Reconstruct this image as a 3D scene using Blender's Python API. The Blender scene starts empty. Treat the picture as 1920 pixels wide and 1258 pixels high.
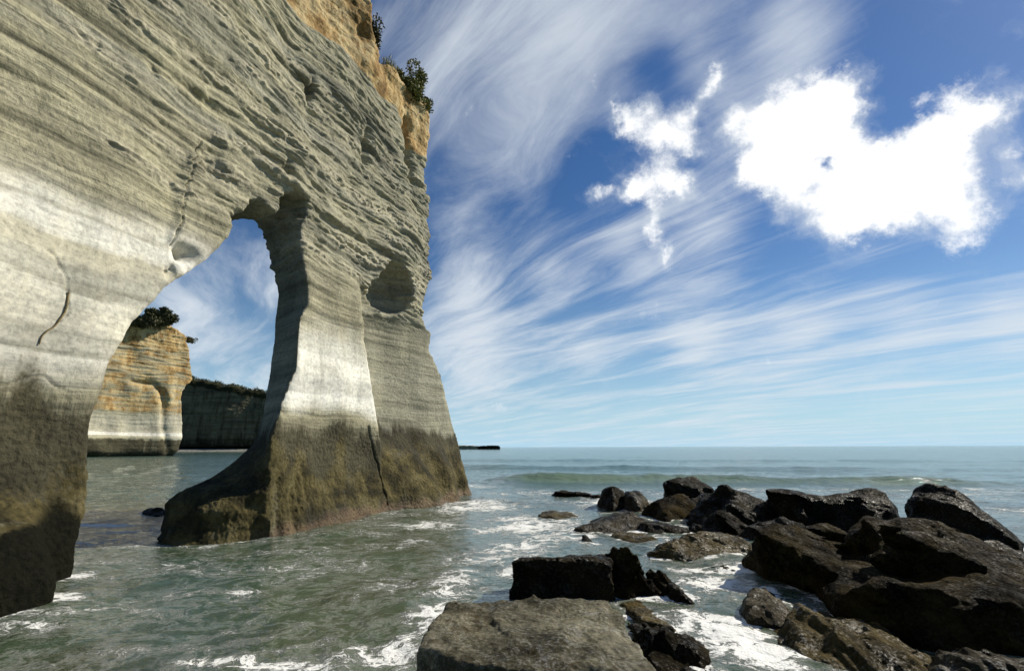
import bpy, bmesh, math, random
import numpy as np
from mathutils import Matrix, Vector

random.seed(7)
RNG = np.random.default_rng(11)
scene = bpy.context.scene
COL = scene.collection
R = math.radians

# ------------------------------------------------------------------ camera
F_PX, CX, CY = 960.0, 960.0, 629.0
CAM = np.array((0.0, 0.0, 2.5))
PITCH, ROLL = R(12.28), R(-0.18)
cam_d = bpy.data.cameras.new('camera')
cam_d.sensor_width = 36.0
cam_d.lens = 18.0
cam_d.clip_start = 0.05
cam_d.clip_end = 60000.0
cam_o = bpy.data.objects.new('camera', cam_d)
COL.objects.link(cam_o)
CAM_M = Matrix.Translation(Vector(CAM)) @ (Matrix.Rotation(R(90) + PITCH, 4, 'X') @ Matrix.Rotation(ROLL, 4, 'Z'))
cam_o.matrix_world = CAM_M
scene.camera = cam_o
CM = np.array(CAM_M)[:3, :3]

# ------------------------------------------------------------------ view, sun, sky
scene.view_settings.view_transform = 'Standard'
scene.view_settings.look = 'None'
scene.view_settings.gamma = 1.0
scene.view_settings.exposure = 0.25
scene.cycles.max_bounces = 6
scene.cycles.diffuse_bounces = 2
scene.cycles.glossy_bounces = 3
scene.cycles.transparent_max_bounces = 8
scene.cycles.use_denoising = True
SUN_AZ, SUN_EL = R(66), R(38)
sun_vec = Vector((math.sin(SUN_AZ) * math.cos(SUN_EL), math.cos(SUN_AZ) * math.cos(SUN_EL), math.sin(SUN_EL)))
sun_d = bpy.data.lights.new('sun', 'SUN')
sun_d.energy = 5.0
sun_d.angle = R(0.5)
sun_d.color = (1.0, 0.93, 0.79)
sun_o = bpy.data.objects.new('sun', sun_d)
sun_o.rotation_euler = sun_vec.to_track_quat('Z', 'Y').to_euler()
sun_o.location = (40, 20, 60)
COL.objects.link(sun_o)


class NT:
    """small helper that builds node trees"""
    def __init__(self, tree):
        self.t = tree
        tree.nodes.clear()

    def n(self, typ, ins=None, **props):
        nd = self.t.nodes.new(typ)
        for k, v in props.items():
            setattr(nd, k, v)
        for k, v in (ins or {}).items():
            sock = nd.inputs[k]
            if hasattr(v, 'is_output'):
                self.t.links.new(v, sock)
            else:
                sock.default_value = v
        return nd

    def math(self, op, a, b=0.0, c=0.0, clamp=False):
        return self.n('ShaderNodeMath', {0: a, 1: b, 2: c}, operation=op, use_clamp=clamp).outputs[0]

    def vmath(self, op, a, b=(0, 0, 0), out=0):
        return self.n('ShaderNodeVectorMath', {0: a, 1: b}, operation=op).outputs[out]

    def scale(self, v, s):
        return self.vmath('MULTIPLY', v, s if isinstance(s, tuple) else (s, s, s))

    def noise(self, vec, sc, det=4.0, rough=0.55, dist=0.0, out='Fac', lac=2.0):
        return self.n('ShaderNodeTexNoise', {'Vector': vec, 'Scale': sc, 'Detail': det, 'Roughness': rough,
                                             'Distortion': dist, 'Lacunarity': lac}).outputs[out]

    def smooth(self, v, a, b, lo=0.0, hi=1.0):
        return self.n('ShaderNodeMapRange', {0: v, 1: a, 2: b, 3: lo, 4: hi}, interpolation_type='SMOOTHSTEP').outputs[0]

    def lin(self, v, a, b, lo=0.0, hi=1.0):
        return self.n('ShaderNodeMapRange', {0: v, 1: a, 2: b, 3: lo, 4: hi}).outputs[0]

    def mix(self, f, a, b, blend='MIX'):
        nd = self.n('ShaderNodeMix', data_type='RGBA', blend_type=blend)
        for k, v in ((0, f), (6, a), (7, b)):
            if hasattr(v, 'is_output'):
                self.t.links.new(v, nd.inputs[k])
            else:
                nd.inputs[k].default_value = v if not isinstance(v, tuple) or len(v) == 4 else (*v, 1.0)
        return nd.outputs[2]

    def ramp(self, f, stops):
        nd = self.n('ShaderNodeValToRGB', {0: f})
        e = nd.color_ramp.elements
        while len(e) < len(stops):
            e.new(0.5)
        for el, (p, c) in zip(e, stops):
            el.position = p
            el.color = (*c, 1.0) if len(c) == 3 else c
        return nd.outputs[0]

    def attr(self, name, out='Fac'):
        return self.n('ShaderNodeAttribute', attribute_name=name).outputs[out]

    def pos(self):
        return self.n('ShaderNodeNewGeometry').outputs['Position']

    def bump(self, h, dist, strength=1.0, normal=None):
        ins = {'Height': h, 'Distance': dist, 'Strength': strength}
        if normal is not None:
            ins['Normal'] = normal
        return self.n('ShaderNodeBump', ins).outputs[0]


def ray(px, py):
    d = CM @ np.array(((px - CX) / F_PX, -(py - CY) / F_PX, -1.0))
    return d


def unit(v):
    v = np.asarray(v, float)
    return v / np.linalg.norm(v)


def build_sky():
    w = bpy.data.worlds.new('World')
    scene.world = w
    w.use_nodes = True
    g = NT(w.node_tree)
    sky = g.n('ShaderNodeTexSky', sky_type='NISHITA', sun_disc=False, sun_elevation=SUN_EL,
              sun_rotation=SUN_AZ, altitude=0.0, air_density=1.0, dust_density=0.15, ozone_density=3.0)
    d = g.vmath('NORMALIZE', g.n('ShaderNodeTexCoord').outputs['Generated'])
    sep = g.n('ShaderNodeSeparateXYZ', {0: d})
    z = g.math('MAXIMUM', sep.outputs[2], 0.0)
    # thin cirrus: a sheet overhead, combed along one wind direction
    inv = g.math('DIVIDE', 1.0, g.math('ADD', z, 0.06))
    a = R(-33)
    u = g.math('MULTIPLY', g.vmath('DOT_PRODUCT', d, (math.sin(a), math.cos(a), 0), out=1), inv)
    v = g.math('MULTIPLY', g.vmath('DOT_PRODUCT', d, (math.cos(a), -math.sin(a), 0), out=1), inv)
    pl = g.n('ShaderNodeCombineXYZ', {0: u, 1: v, 2: 0.0}).outputs[0]
    warp = g.noise(g.scale(pl, (0.5, 0.9, 1)), 1.0, 3, 0.5, out='Color')
    plw = g.vmath('ADD', pl, g.scale(g.vmath('SUBTRACT', warp, (0.5, 0.5, 0.5)), 0.75))
    streak = g.noise(g.scale(plw, (0.40, 1.9, 1)), 1.0, 12, 0.62, 0.35)
    fine = g.noise(g.scale(plw, (1.5, 7.5, 1)), 1.0, 10, 0.70, 0.4)
    puff = g.noise(g.scale(plw, (1.0, 1.5, 1)), 1.1, 7, 0.6, 0.4)

    def lobe(px, py, width, gain):
        c = unit(ray(px, py))
        dt = g.vmath('DOT_PRODUCT', d, tuple(c), out=1)
        k = 1.0 / (1.0 - math.cos(R(width)))
        e = g.math('EXPONENT', g.math('MULTIPLY', g.math('SUBTRACT', dt, 1.0), k))
        return g.math('MULTIPLY', e, gain)

    cover = None
    for args in CIRRUS_LOBES:
        e = lobe(*args)
        cover = e if cover is None else g.math('ADD', cover, e)
    dens = g.math('ADD', g.math('ADD', g.math('MULTIPLY', g.math('SUBTRACT', streak, .5), 1.5), .30), g.math('MULTIPLY', puff, 0.40))
    dens = g.math('ADD', dens, g.math('MULTIPLY', g.math('SUBTRACT', fine, 0.5), 0.34))
    dens = g.math('ADD', dens, g.math('SUBTRACT', cover, 0.12))
    cir = g.smooth(dens, 0.34, 1.02)
    cir = g.math('MULTIPLY', cir, 0.88)
    # heaped cumulus low over the sea
    wn = g.noise(d, 6.0, 7, 0.62, out='Color')
    dw = g.vmath('NORMALIZE', g.vmath('ADD', d, g.scale(g.vmath('SUBTRACT', wn, (0.5, 0.5, 0.5)), 0.20)))
    cum = None
    for (px, py, wd, gain) in CUMULUS_LOBES:
        c = unit(ray(px, py))
        dt = g.vmath('DOT_PRODUCT', dw, tuple(c), out=1)
        k = 1.0 / (1.0 - math.cos(R(wd * 1.30)))
        e = g.math('MULTIPLY', g.math('EXPONENT', g.math('MULTIPLY', g.math('SUBTRACT', dt, 1.0), k)), gain)
        cum = e if cum is None else g.math('ADD', cum, e)
    bil = g.noise(d, 10.0, 12, 0.70, 0.0)
    cd = g.math('ADD', cum, g.math('MULTIPLY', g.math('SUBTRACT', bil, 0.5), 2.5))
    cmask = g.smooth(cd, 0.30, 1.08)
    veil = g.math('MULTIPLY', g.smooth(g.math('ADD', cum, g.math('MULTIPLY', g.math('SUBTRACT', g.noise(dw, 9.0, 8, .65), .5), 1.6)), .02, .9), .52)
    # colours
    hs = g.n('ShaderNodeHueSaturation', {'Hue': 0.505, 'Saturation': 1.22, 'Value': 1.0, 'Color': sky.outputs[0]}).outputs[0]
    skyc = g.mix(1.0, hs, (SKY_K * 0.96, SKY_K * 1.0, SKY_K * 1.04), 'MULTIPLY')
    band = g.math('POWER', g.math('SUBTRACT', 1.0, g.math('MINIMUM', g.math('MULTIPLY', z, 2.2), 1.0)), 2.5)
    skyc = g.mix(g.math('MULTIPLY', band, .95), skyc, HORIZON_RGB)
    c1 = g.mix(cir, skyc, CIRRUS_RGB)
    c1 = g.mix(veil, c1, CIRRUS_RGB)
    c2 = g.mix(cmask, c1, CUMULUS_RGB)
    bg = g.n('ShaderNodeBackground', {'Color': c2, 'Strength': SKY_STRENGTH})
    out = g.n('ShaderNodeOutputWorld', {'Surface': bg.outputs[0]})
    w.cycles.sampling_method = 'MANUAL'
    w.cycles.sample_map_resolution = 512


SKY_STRENGTH = 0.088
SKY_K = 0.76
HORIZON_RGB = (4.3, 6.7, 8.4)
CIRRUS_RGB = (7.0, 7.6, 8.2)
CUMULUS_RGB = (11.2, 11.2, 11.1)
# (image x, image y of the direction, angular width in degrees, gain)
CIRRUS_LOBES = [(880, 60, 13, .30), (1080, 150, 9, .16), (980, 300, 7, .20), (860, 440, 5, .16), (1450, 120, 6, .16),
                (1150, 20, 8, .16), (1300, 40, 6, .12), (900, 570, 7, .22), (1100, 500, 6, .14), (1300, 470, 7, .14), (1500, 650, 9, .12), (1100, 680, 9, .12), (880, 565, 3, .2), (1020, 520, 3, .2), (1180, 470, 3, .2), (1340, 432, 3, .2), (900, 695, 3, .2), (1100, 665, 3, .22), (1300, 640, 3, .24), (1500, 620, 3, .24), (1700, 605, 3, .22), (1900, 595, 3, .22), (1330, 150, 2.5, .14), (1500, 60, 3, .16),
                (900, 700, 8, .18), (1400, 710, 9, .16), (1850, 610, 8, .2), (450, 500, 7, .25), (430, 660, 5, .22), (1200, 800, 9, .06),
                (1120, 285, 2.6, -.26), (950, 390, 3.0, -.16), (1070, 350, 3.2, -.20), (1250, 540, 5, .12), (1420, 300, 4, .16), (1360, 200, 3, .16), (1520, 110, 4, .18), (1440, 160, 3, .14), (1650, 480, 5, .10), (1850, 120, 8, -.24), (1780, 490, 6, -.22), (1450, 530, 4, -.12), (960, 505, 3, -.08),
                (1380, 100, 2.5, -.16), (1230, 130, 2.5, -.26), (450, 585, 2.2, -.28)]
CUMULUS_LOBES = [(1520, 225, 3.0, .9), (1455, 262, 2.4, .8), (1590, 195, 1.7, .6), (1550, 310, 3.4, 1.0), (1650, 345, 3.0, .95),
                 (1720, 300, 2.2, .8), (1790, 245, 2.0, .75), (1865, 212, 1.5, .7), (1470, 372, 1.6, .55), (1710, 380, 2.0, .6), (1815, 392, 1.6, .7),
                 (1250, 240, 2.0, .9), (1200, 200, 1.4, .75), (1305, 190, 1.0, .7), (1325, 135, .9, .75), (1310, 250, 1.2, .6), (1175, 180, .9, .5),
                 (1185, 372, 1.4, .85), (1245, 345, 1.5, .9), (1125, 368, .9, .7), (1270, 365, 1.0, .6), (1245, 425, 1.1, .8), (1282, 470, 1.0, .8), (1225, 400, .8, .5),
                 (1420, 335, 1.3, .6), (1915, 320, .9, .8), (1385, 250, 1.2, .45), (1530, 322, 1.1, -1.05), (1680, 235, 2.0, -.5), (1600, 400, 1.6, .4)]
build_sky()

# ------------------------------------------------------------------ numeric helpers
_TAB = RNG.normal(size=(64, 64, 64, 3)).astype(np.float32)
_TAB /= np.linalg.norm(_TAB, axis=-1, keepdims=True)
_TAB = _TAB.reshape(-1, 3)


def gnoise(x, y, z, seed=0):
    """gradient noise, about -1..1, any array shape"""
    x = np.asarray(x, np.float32); y = np.asarray(y, np.float32); z = np.asarray(z, np.float32)
    x, y, z = np.broadcast_arrays(x, y, z)
    sh = x.shape
    x = x.ravel() + 17.3 * seed; y = y.ravel() - 9.7 * seed; z = z.ravel() + 5.1 * seed
    xi = np.floor(x); yi = np.floor(y); zi = np.floor(z)
    fx = x - xi; fy = y - yi; fz = z - zi
    xi = xi.astype(np.int32); yi = yi.astype(np.int32); zi = zi.astype(np.int32)
    ux = fx * fx * fx * (fx * (fx * 6 - 15) + 10)
    uy = fy * fy * fy * (fy * (fy * 6 - 15) + 10)
    uz = fz * fz * fz * (fz * (fz * 6 - 15) + 10)
    out = np.zeros_like(fx)
    for i in (0, 1):
        wx = ux if i else 1 - ux
        for j in (0, 1):
            wy = uy if j else 1 - uy
            for k in (0, 1):
                wz = uz if k else 1 - uz
                idx = (((xi + i) & 63) * 64 + ((yi + j) & 63)) * 64 + ((zi + k) & 63)
                gr = _TAB[idx]
                out += wx * wy * wz * (gr[:, 0] * (fx - i) + gr[:, 1] * (fy - j) + gr[:, 2] * (fz - k))
    return (out * 1.6).reshape(sh)


def fbm(x, y, z, octs=4, seed=0, gain=0.5, ridged=False):
    t = 0.0; a = 1.0; tot = 0.0; f = 1.0
    for o in range(octs):
        n = gnoise(np.asarray(x) * f, np.asarray(y) * f, np.asarray(z) * f, seed + o * 3)
        if ridged:
            n = 1 - 2 * np.abs(n)
        t = t + a * n; tot += a; a *= gain; f *= 2.03
    return t / tot


def sstep(x, a, b):
    t = np.clip((x - a) / (b - a), 0, 1)
    return t * t * (3 - 2 * t)


def smax(a, b, k):
    h = np.clip(0.5 + 0.5 * (a - b) / k, 0, 1)
    return b + (a - b) * h + k * h * (1 - h)


def smin(a, b, k):
    return -smax(-a, -b, k)


def surface_nets(f, origin, step):
    """naive surface nets; f < 0 inside; returns verts, quads"""
    origin = np.asarray(origin, float); step = np.asarray(step, float) * np.ones(3)
    ins = f < 0
    nx, ny, nz = f.shape
    cnt = np.zeros((nx - 1, ny - 1, nz - 1), np.int8)
    for i in (0, 1):
        for j in (0, 1):
            for k in (0, 1):
                cnt += ins[i:nx - 1 + i, j:ny - 1 + j, k:nz - 1 + k]
    act = (cnt > 0) & (cnt < 8)
    cells = np.argwhere(act)
    ident = np.full(act.shape, -1, np.int64)
    ident[act] = np.arange(len(cells))
    ci, cj, ck = cells.T
    acc = np.zeros((len(cells), 3)); num = np.zeros(len(cells))
    corners = [(i, j, k) for i in (0, 1) for j in (0, 1) for k in (0, 1)]
    for a in corners:
        for ax in range(3):
            if a[ax] == 1:
                continue
            b = list(a); b[ax] = 1
            fa = f[ci + a[0], cj + a[1], ck + a[2]]
            fb = f[ci + b[0], cj + b[1], ck + b[2]]
            m = (fa < 0) != (fb < 0)
            t = np.where(m, fa / np.where(m, fa - fb, 1), 0)
            p = np.array(a, float)[None, :] + t[:, None] * (np.array(b) - np.array(a))[None, :]
            acc += p * m[:, None]; num += m
    verts = (cells + acc / num[:, None]) * step + origin
    quads = []
    for ax in range(3):
        o1, o2 = [(1, 2), (2, 0), (0, 1)][ax]
        sl0 = [slice(None)] * 3; sl1 = [slice(None)] * 3
        sl0[ax] = slice(0, -1); sl1[ax] = slice(1, None)
        a = ins[tuple(sl0)]; b = ins[tuple(sl1)]
        e = np.argwhere(a != b)
        ok = (e[:, o1] > 0) & (e[:, o2] > 0) & (e[:, o1] < f.shape[o1] - 1) & (e[:, o2] < f.shape[o2] - 1)
        e = e[ok]
        flip = a[e[:, 0], e[:, 1], e[:, 2]]
        q = []
        for (d1, d2) in ((-1, -1), (0, -1), (0, 0), (-1, 0)):
            c = e.copy(); c[:, o1] += d1; c[:, o2] += d2
            q.append(ident[c[:, 0], c[:, 1], c[:, 2]])
        q = np.stack(q, 1)
        q[~flip] = q[~flip][:, ::-1]
        quads.append(q)
    return verts, np.concatenate(quads)


def mesh_from(name, verts, quads, smooth=True):
    me = bpy.data.meshes.new(name)
    verts = np.asarray(verts, np.float32); quads = np.asarray(quads, np.int32)
    k = quads.shape[1]
    me.vertices.add(len(verts)); me.vertices.foreach_set('co', verts.ravel())
    me.loops.add(quads.size); me.loops.foreach_set('vertex_index', quads.ravel())
    me.polygons.add(len(quads))
    me.polygons.foreach_set('loop_start', np.arange(0, quads.size, k, dtype=np.int32))
    me.polygons.foreach_set('use_smooth', np.full(len(quads), smooth))
    me.update(calc_edges=True)
    return me


def subdivided(me, levels):
    """Catmull-Clark through a temporary object"""
    if levels == 0:
        return me
    o = bpy.data.objects.new('work', me)
    COL.objects.link(o)
    md = o.modifiers.new('s', 'SUBSURF'); md.levels = levels; md.render_levels = levels
    dg = bpy.context.evaluated_depsgraph_get()
    m2 = bpy.data.meshes.new_from_object(o.evaluated_get(dg))
    bpy.data.objects.remove(o); bpy.data.meshes.remove(me)
    return m2


def coords(me):
    a = np.empty(len(me.vertices) * 3, np.float32)
    me.vertices.foreach_get('co', a)
    return a.reshape(-1, 3)


def normals(me):
    a = np.empty(len(me.vertices) * 3, np.float32)
    me.vertices.foreach_get('normal', a)
    return a.reshape(-1, 3)


def set_coords(me, co):
    me.vertices.foreach_set('co', np.ascontiguousarray(co, np.float32).ravel())
    me.update()


def set_attr(me, name, val):
    at = me.attributes.new(name, 'FLOAT', 'POINT')
    at.data.foreach_set('value', np.ascontiguousarray(val, np.float32))


def tag(o, label=None, cat=None, group=None, kind=None):
    if label: o['label'] = label
    if cat: o['category'] = cat
    if group: o['group'] = group
    if kind: o['kind'] = kind
    return o


def link(name, me, mat, parent=None):
    o = bpy.data.objects.new(name, me)
    if mat is not None:
        me.materials.clear(); me.materials.append(mat)
    COL.objects.link(o)
    if parent is not None:
        o.parent = parent
        o.matrix_parent_inverse = parent.matrix_world.inverted()
    return o


def empty(name, loc):
    o = bpy.data.objects.new(name, None)
    o.location = loc
    o.matrix_world = Matrix.Translation(Vector(loc))
    COL.objects.link(o)
    return o


def W(px, py, z=0.0):
    """the place where the line of sight meets height z"""
    d = ray(px, py)
    return CAM + d * ((z - CAM[2]) / d[2])


def PY(px, py, Y):
    d = ray(px, py)
    return CAM + d * (Y / d[1])


def new_mat(name):
    m = bpy.data.materials.new(name)
    m.use_nodes = True
    return m, NT(m.node_tree)


def finish(g, color, rough, normal=None, spec=0.5, extra=None):
    ins = {'Base Color': color, 'Roughness': rough, 'Specular IOR Level': spec}
    if normal is not None:
        ins['Normal'] = normal
    ins.update(extra or {})
    b = g.n('ShaderNodeBsdfPrincipled', ins)
    g.n('ShaderNodeOutputMaterial', {'Surface': b.outputs[0]})
    return b

# ------------------------------------------------------------------ materials
def mat_cliff(name='banded_mudstone', k=1.0, dim=1.0):
    """k scales the pattern down for cliffs far away, where only the coarse grain shows"""
    m, g = new_mat(name)
    p = g.pos()
    rot = g.n('ShaderNodeVectorRotate', {'Vector': p, 'Angle': FACE_ANGLE}, rotation_type='Z_AXIS').outputs[0]
    height = g.n('ShaderNodeSeparateXYZ', {0: p}).outputs[2]
    if k != 1.0:
        p = g.scale(p, k); rot = g.scale(rot, k)
    wz = g.noise(p, 0.25, 2, 0.5, out='Color')
    pw = g.vmath('ADD', rot, g.scale(g.vmath('SUBTRACT', wz, (.5, .5, .5)), (0, 0, .5)))
    lay = g.noise(g.scale(pw, (.10, .10, 2.6)), 1.0, 6, 0.62)
    lay2 = g.noise(g.scale(pw, (.7, .7, 9.0)), 1.0, 3, 0.5)
    blot = g.noise(p, 0.55, 6, 0.6)
    grain = g.noise(p, 9.0, 6, 0.7)
    run = g.noise(g.scale(rot, (2.0, 2.0, .30)), 1.0, 5, 0.6, .4)
    up = g.ramp(lay, [(.30, (.085, .082, .055)), (.40, (.22, .207, .14)), (.47, (.33, .308, .212)), (.54, (.39, .362, .25)), (.60, (.19, .182, .13)), (.66, (.33, .312, .22)), (.76, (.50, .47, .345))])
    # pale beds: cream, grey and white in turn
    hz = g.math('ADD', height, g.math('ADD', g.math('MULTIPLY', g.math('SUBTRACT', g.noise(p, .18, 5, .6), .5), 1.2), g.math('MULTIPLY', g.math('SUBTRACT', lay, .5), .9)))
    beds = g.ramp(g.lin(hz, 3.0, 9.0), [(.06, (.20, .195, .16)), (.15, (.52, .50, .44)), (.205, (.62, .60, .54)), (.22, (.20, .195, .16)), (.25, (.44, .42, .36)), (.30, (.30, .29, .24)), (.315, (.56, .53, .44)), (.40, (.60, .57, .47)),
                                        (.43, (.62, .60, .52)), (.445, (.22, .21, .17)), (.49, (.42, .41, .35)), (.535, (.33, .315, .25)), (.55, (.50, .46, .35)), (.60, (.45, .41, .30)), (.625, (.68, .665, .60)), (.69, (.70, .68, .61)), (.705, (.36, .34, .28)), (.73, (.66, .64, .57)), (.78, (.58, .55, .46)), (.795, (.24, .225, .18)), (.84, (.36, .33, .24)), (.92, (.33, .30, .21))])
    layb = g.math('ADD', g.math('MULTIPLY', g.noise(g.scale(pw, (.07, .07, 1.1)), 1.0, 6, .6), .7), g.math('MULTIPLY', blot, .3))
    flat = g.ramp(layb, [(.30, (.48, .475, .41)), (.45, (.72, .71, .63)), (.55, (.80, .79, .72)), (.68, (.66, .645, .56))])
    wh = g.mix(g.math('SUBTRACT', .80, g.math('MULTIPLY', g.attr('bleached'), .50)), flat, beds)
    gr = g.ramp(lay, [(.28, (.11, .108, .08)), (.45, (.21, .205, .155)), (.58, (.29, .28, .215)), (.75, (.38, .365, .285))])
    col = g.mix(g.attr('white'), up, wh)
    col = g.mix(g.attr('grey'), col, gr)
    nod = g.math('MULTIPLY', g.attr('nodule'), 0.6)
    col = g.mix(nod, col, (.48, .44, .33))
    alg = g.ramp(g.noise(p, 1.1, 9, .70, .3), [(.34, (.022, .020, .011)), (.45, (.052, .045, .020)), (.53, (.105, .088, .038)), (.61, (.155, .133, .070)), (.72, (.045, .041, .024))])
    bare = g.ramp(blot, [(.30, (.038, .036, .024)), (.5, (.072, .067, .045)), (.7, (.11, .103, .072))])
    basec = g.mix(g.smooth(g.math('ADD', g.attr('algae'), g.math('ADD', g.math('MULTIPLY', g.math('SUBTRACT', run, .5), .7), g.math('SUBTRACT', grain, .5))), .3, .7), bare, alg)
    bsp = g.math('ADD', g.attr('wet'), g.math('ADD', g.math('MULTIPLY', g.math('SUBTRACT', run, .5), 1.7), g.math('MULTIPLY', g.math('SUBTRACT', grain, .5), .9)))
    wetm = g.smooth(bsp, .18, .86)
    basec = g.mix(1.0, basec, (.76, .74, .66), 'MULTIPLY')
    col = g.mix(wetm, col, basec)
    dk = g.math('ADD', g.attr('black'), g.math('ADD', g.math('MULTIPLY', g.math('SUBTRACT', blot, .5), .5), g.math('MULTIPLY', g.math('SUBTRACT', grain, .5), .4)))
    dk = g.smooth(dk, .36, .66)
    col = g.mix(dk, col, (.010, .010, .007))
    pk = g.smooth(g.math('ADD', g.attr('tide'), g.math('MULTIPLY', g.math('SUBTRACT', grain, .5), .9)), .4, .8)
    col = g.mix(g.math('MULTIPLY', pk, .5), col, (.13, .078, .045))
    orr = g.ramp(g.noise(g.scale(rot, (1, 1, .6)), .8, 9, .68), [(.3, (.085, .05, .02)), (.42, (.26, .16, .06)), (.50, (.42, .29, .13)), (.58, (.50, .40, .22)), (.68, (.26, .14, .045))])
    of = g.math('ADD', g.attr('orange'), g.math('ADD', g.math('MULTIPLY', g.math('SUBTRACT', grain, .5), .5), g.math('MULTIPLY', g.math('SUBTRACT', lay, .5), .8)))
    col = g.mix(g.smooth(of, .40, .66), col, orr)
    sc = g.smooth(g.math('ADD', g.attr('scrub'), g.math('MULTIPLY', g.math('SUBTRACT', g.noise(p, 4.0, 8, .75), .5), 2.2)), .42, .72)
    col = g.mix(sc, col, (.032, .036, .013))
    # weathering: streaks, blotches, grain
    col = g.mix(1.0, col, g.ramp(run, [(.3, (.80, .80, .78)), (.5, (1, 1, 1)), (.72, (1.10, 1.08, 1.04))]), 'MULTIPLY')
    col = g.mix(1.0, col, g.ramp(blot, [(.32, (.76, .76, .76)), (.5, (1, 1, 1)), (.7, (1.14, 1.14, 1.11))]), 'MULTIPLY')
    col = g.mix(1.0, col, g.ramp(grain, [(.3, (.62, .62, .62)), (.5, (1, 1, 1)), (.7, (1.25, 1.25, 1.22))]), 'MULTIPLY')
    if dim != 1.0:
        col = g.mix(1.0, col, (dim, dim * .90, dim * .68), 'MULTIPLY')  # dim darkens the whole colour to paint a cliff in shade
    rough = g.math('SUBTRACT', .93, g.math('MULTIPLY', g.attr('tide'), .45))
    gloss = g.math('SUBTRACT', .2, g.math('MULTIPLY', dk, .17))
    pit = g.n('ShaderNodeTexVoronoi', {'Vector': p, 'Scale': 7.0, 'Randomness': 1.0}, feature='F1').outputs['Distance']
    lumps = g.noise(g.scale(rot, (1, 1, .8)), 2.2, 9, .72)
    dry = g.math('SUBTRACT', 1.0, wetm)
    h = g.math('MULTIPLY', g.math('ADD', g.math('MULTIPLY', lay, .55), g.math('MULTIPLY', lay2, .14)), g.math('ADD', .12, g.math('MULTIPLY', dry, .88)))
    h = g.math('MULTIPLY', h, g.math('SUBTRACT', 1.0, g.math('MULTIPLY', g.attr('white'), .65)))
    h = g.math('ADD', h, g.math('MULTIPLY', grain, g.math('SUBTRACT', .32, g.math('MULTIPLY', g.attr('white'), .20))))
    h = g.math('ADD', h, g.math('MULTIPLY', g.math('ADD', g.math('MULTIPLY', lumps, .9), g.math('MULTIPLY', pit, .30)), g.math('ADD', .05, g.math('MULTIPLY', wetm, .32))))
    finish(g, col, rough, g.bump(h, .18 / k, g.math('SUBTRACT', 1.0, g.math('MULTIPLY', g.attr('white'), .6))), gloss)
    return m


def mat_rock(name, dark, light, rough_lo=.25, rough_hi=.65, dirv=(.5, .2, 1.0), bump=.07, sc=1.0, moss=None, gloss=.6):
    m, g = new_mat(name)
    p = g.pos()
    blot = g.noise(p, 1.6 * sc, 7, .62)
    grain = g.noise(p, 24.0 * sc, 6, .72)
    ax = Vector(dirv).normalized()
    q = ax.rotation_difference(Vector((0, 0, 1)))
    rt = g.n('ShaderNodeVectorRotate', {'Vector': p, 'Rotation': tuple(q.to_euler())}, rotation_type='EULER_XYZ').outputs[0]
    lay = g.noise(g.scale(rt, (1.3, 1.3, 9.0)), sc, 6, .65, .4)
    pit = g.n('ShaderNodeTexVoronoi', {'Vector': p, 'Scale': 16.0 * sc, 'Randomness': 1.0}, feature='F1').outputs['Distance']
    t = g.math('ADD', g.math('MULTIPLY', blot, .6), g.math('MULTIPLY', grain, .4))
    col = g.mix(g.smooth(t, .40, .62), dark, light)
    if moss is not None:
        ms = g.smooth(g.math('ADD', g.math('MULTIPLY', g.noise(p, 2.0 * sc, 4, .6), .45), g.math('MULTIPLY', g.noise(p, 9.0 * sc, 6, .7, .6), .55)), .52, .62)
        col = g.mix(g.math('MULTIPLY', ms, .75), col, moss)
    col = g.mix(1.0, col, g.ramp(lay, [(.3, (.6, .6, .6)), (.55, (1, 1, 1)), (.75, (1.3, 1.28, 1.2))]), 'MULTIPLY')
    rough = g.lin(g.noise(p, 5.0 * sc, 5, .65), .35, .65, rough_lo, rough_hi)
    h = g.math('ADD', g.math('MULTIPLY', lay, .8), g.math('MULTIPLY', grain, .55))
    h = g.math('ADD', h, g.math('MULTIPLY', pit, .35))
    h = g.math('ADD', h, g.math('MULTIPLY', blot, .6))
    wetn = g.smooth(g.math('ADD', g.math('MULTIPLY', grain, .6), g.math('MULTIPLY', g.noise(p, 3.0 * sc, 4, .6), .4)), .50, .64, .02, gloss)
    rough = g.math('SUBTRACT', rough, g.math('MULTIPLY', wetn, .30))
    finish(g, col, rough, g.bump(h, bump, 1.0), wetn)
    return m


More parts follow.
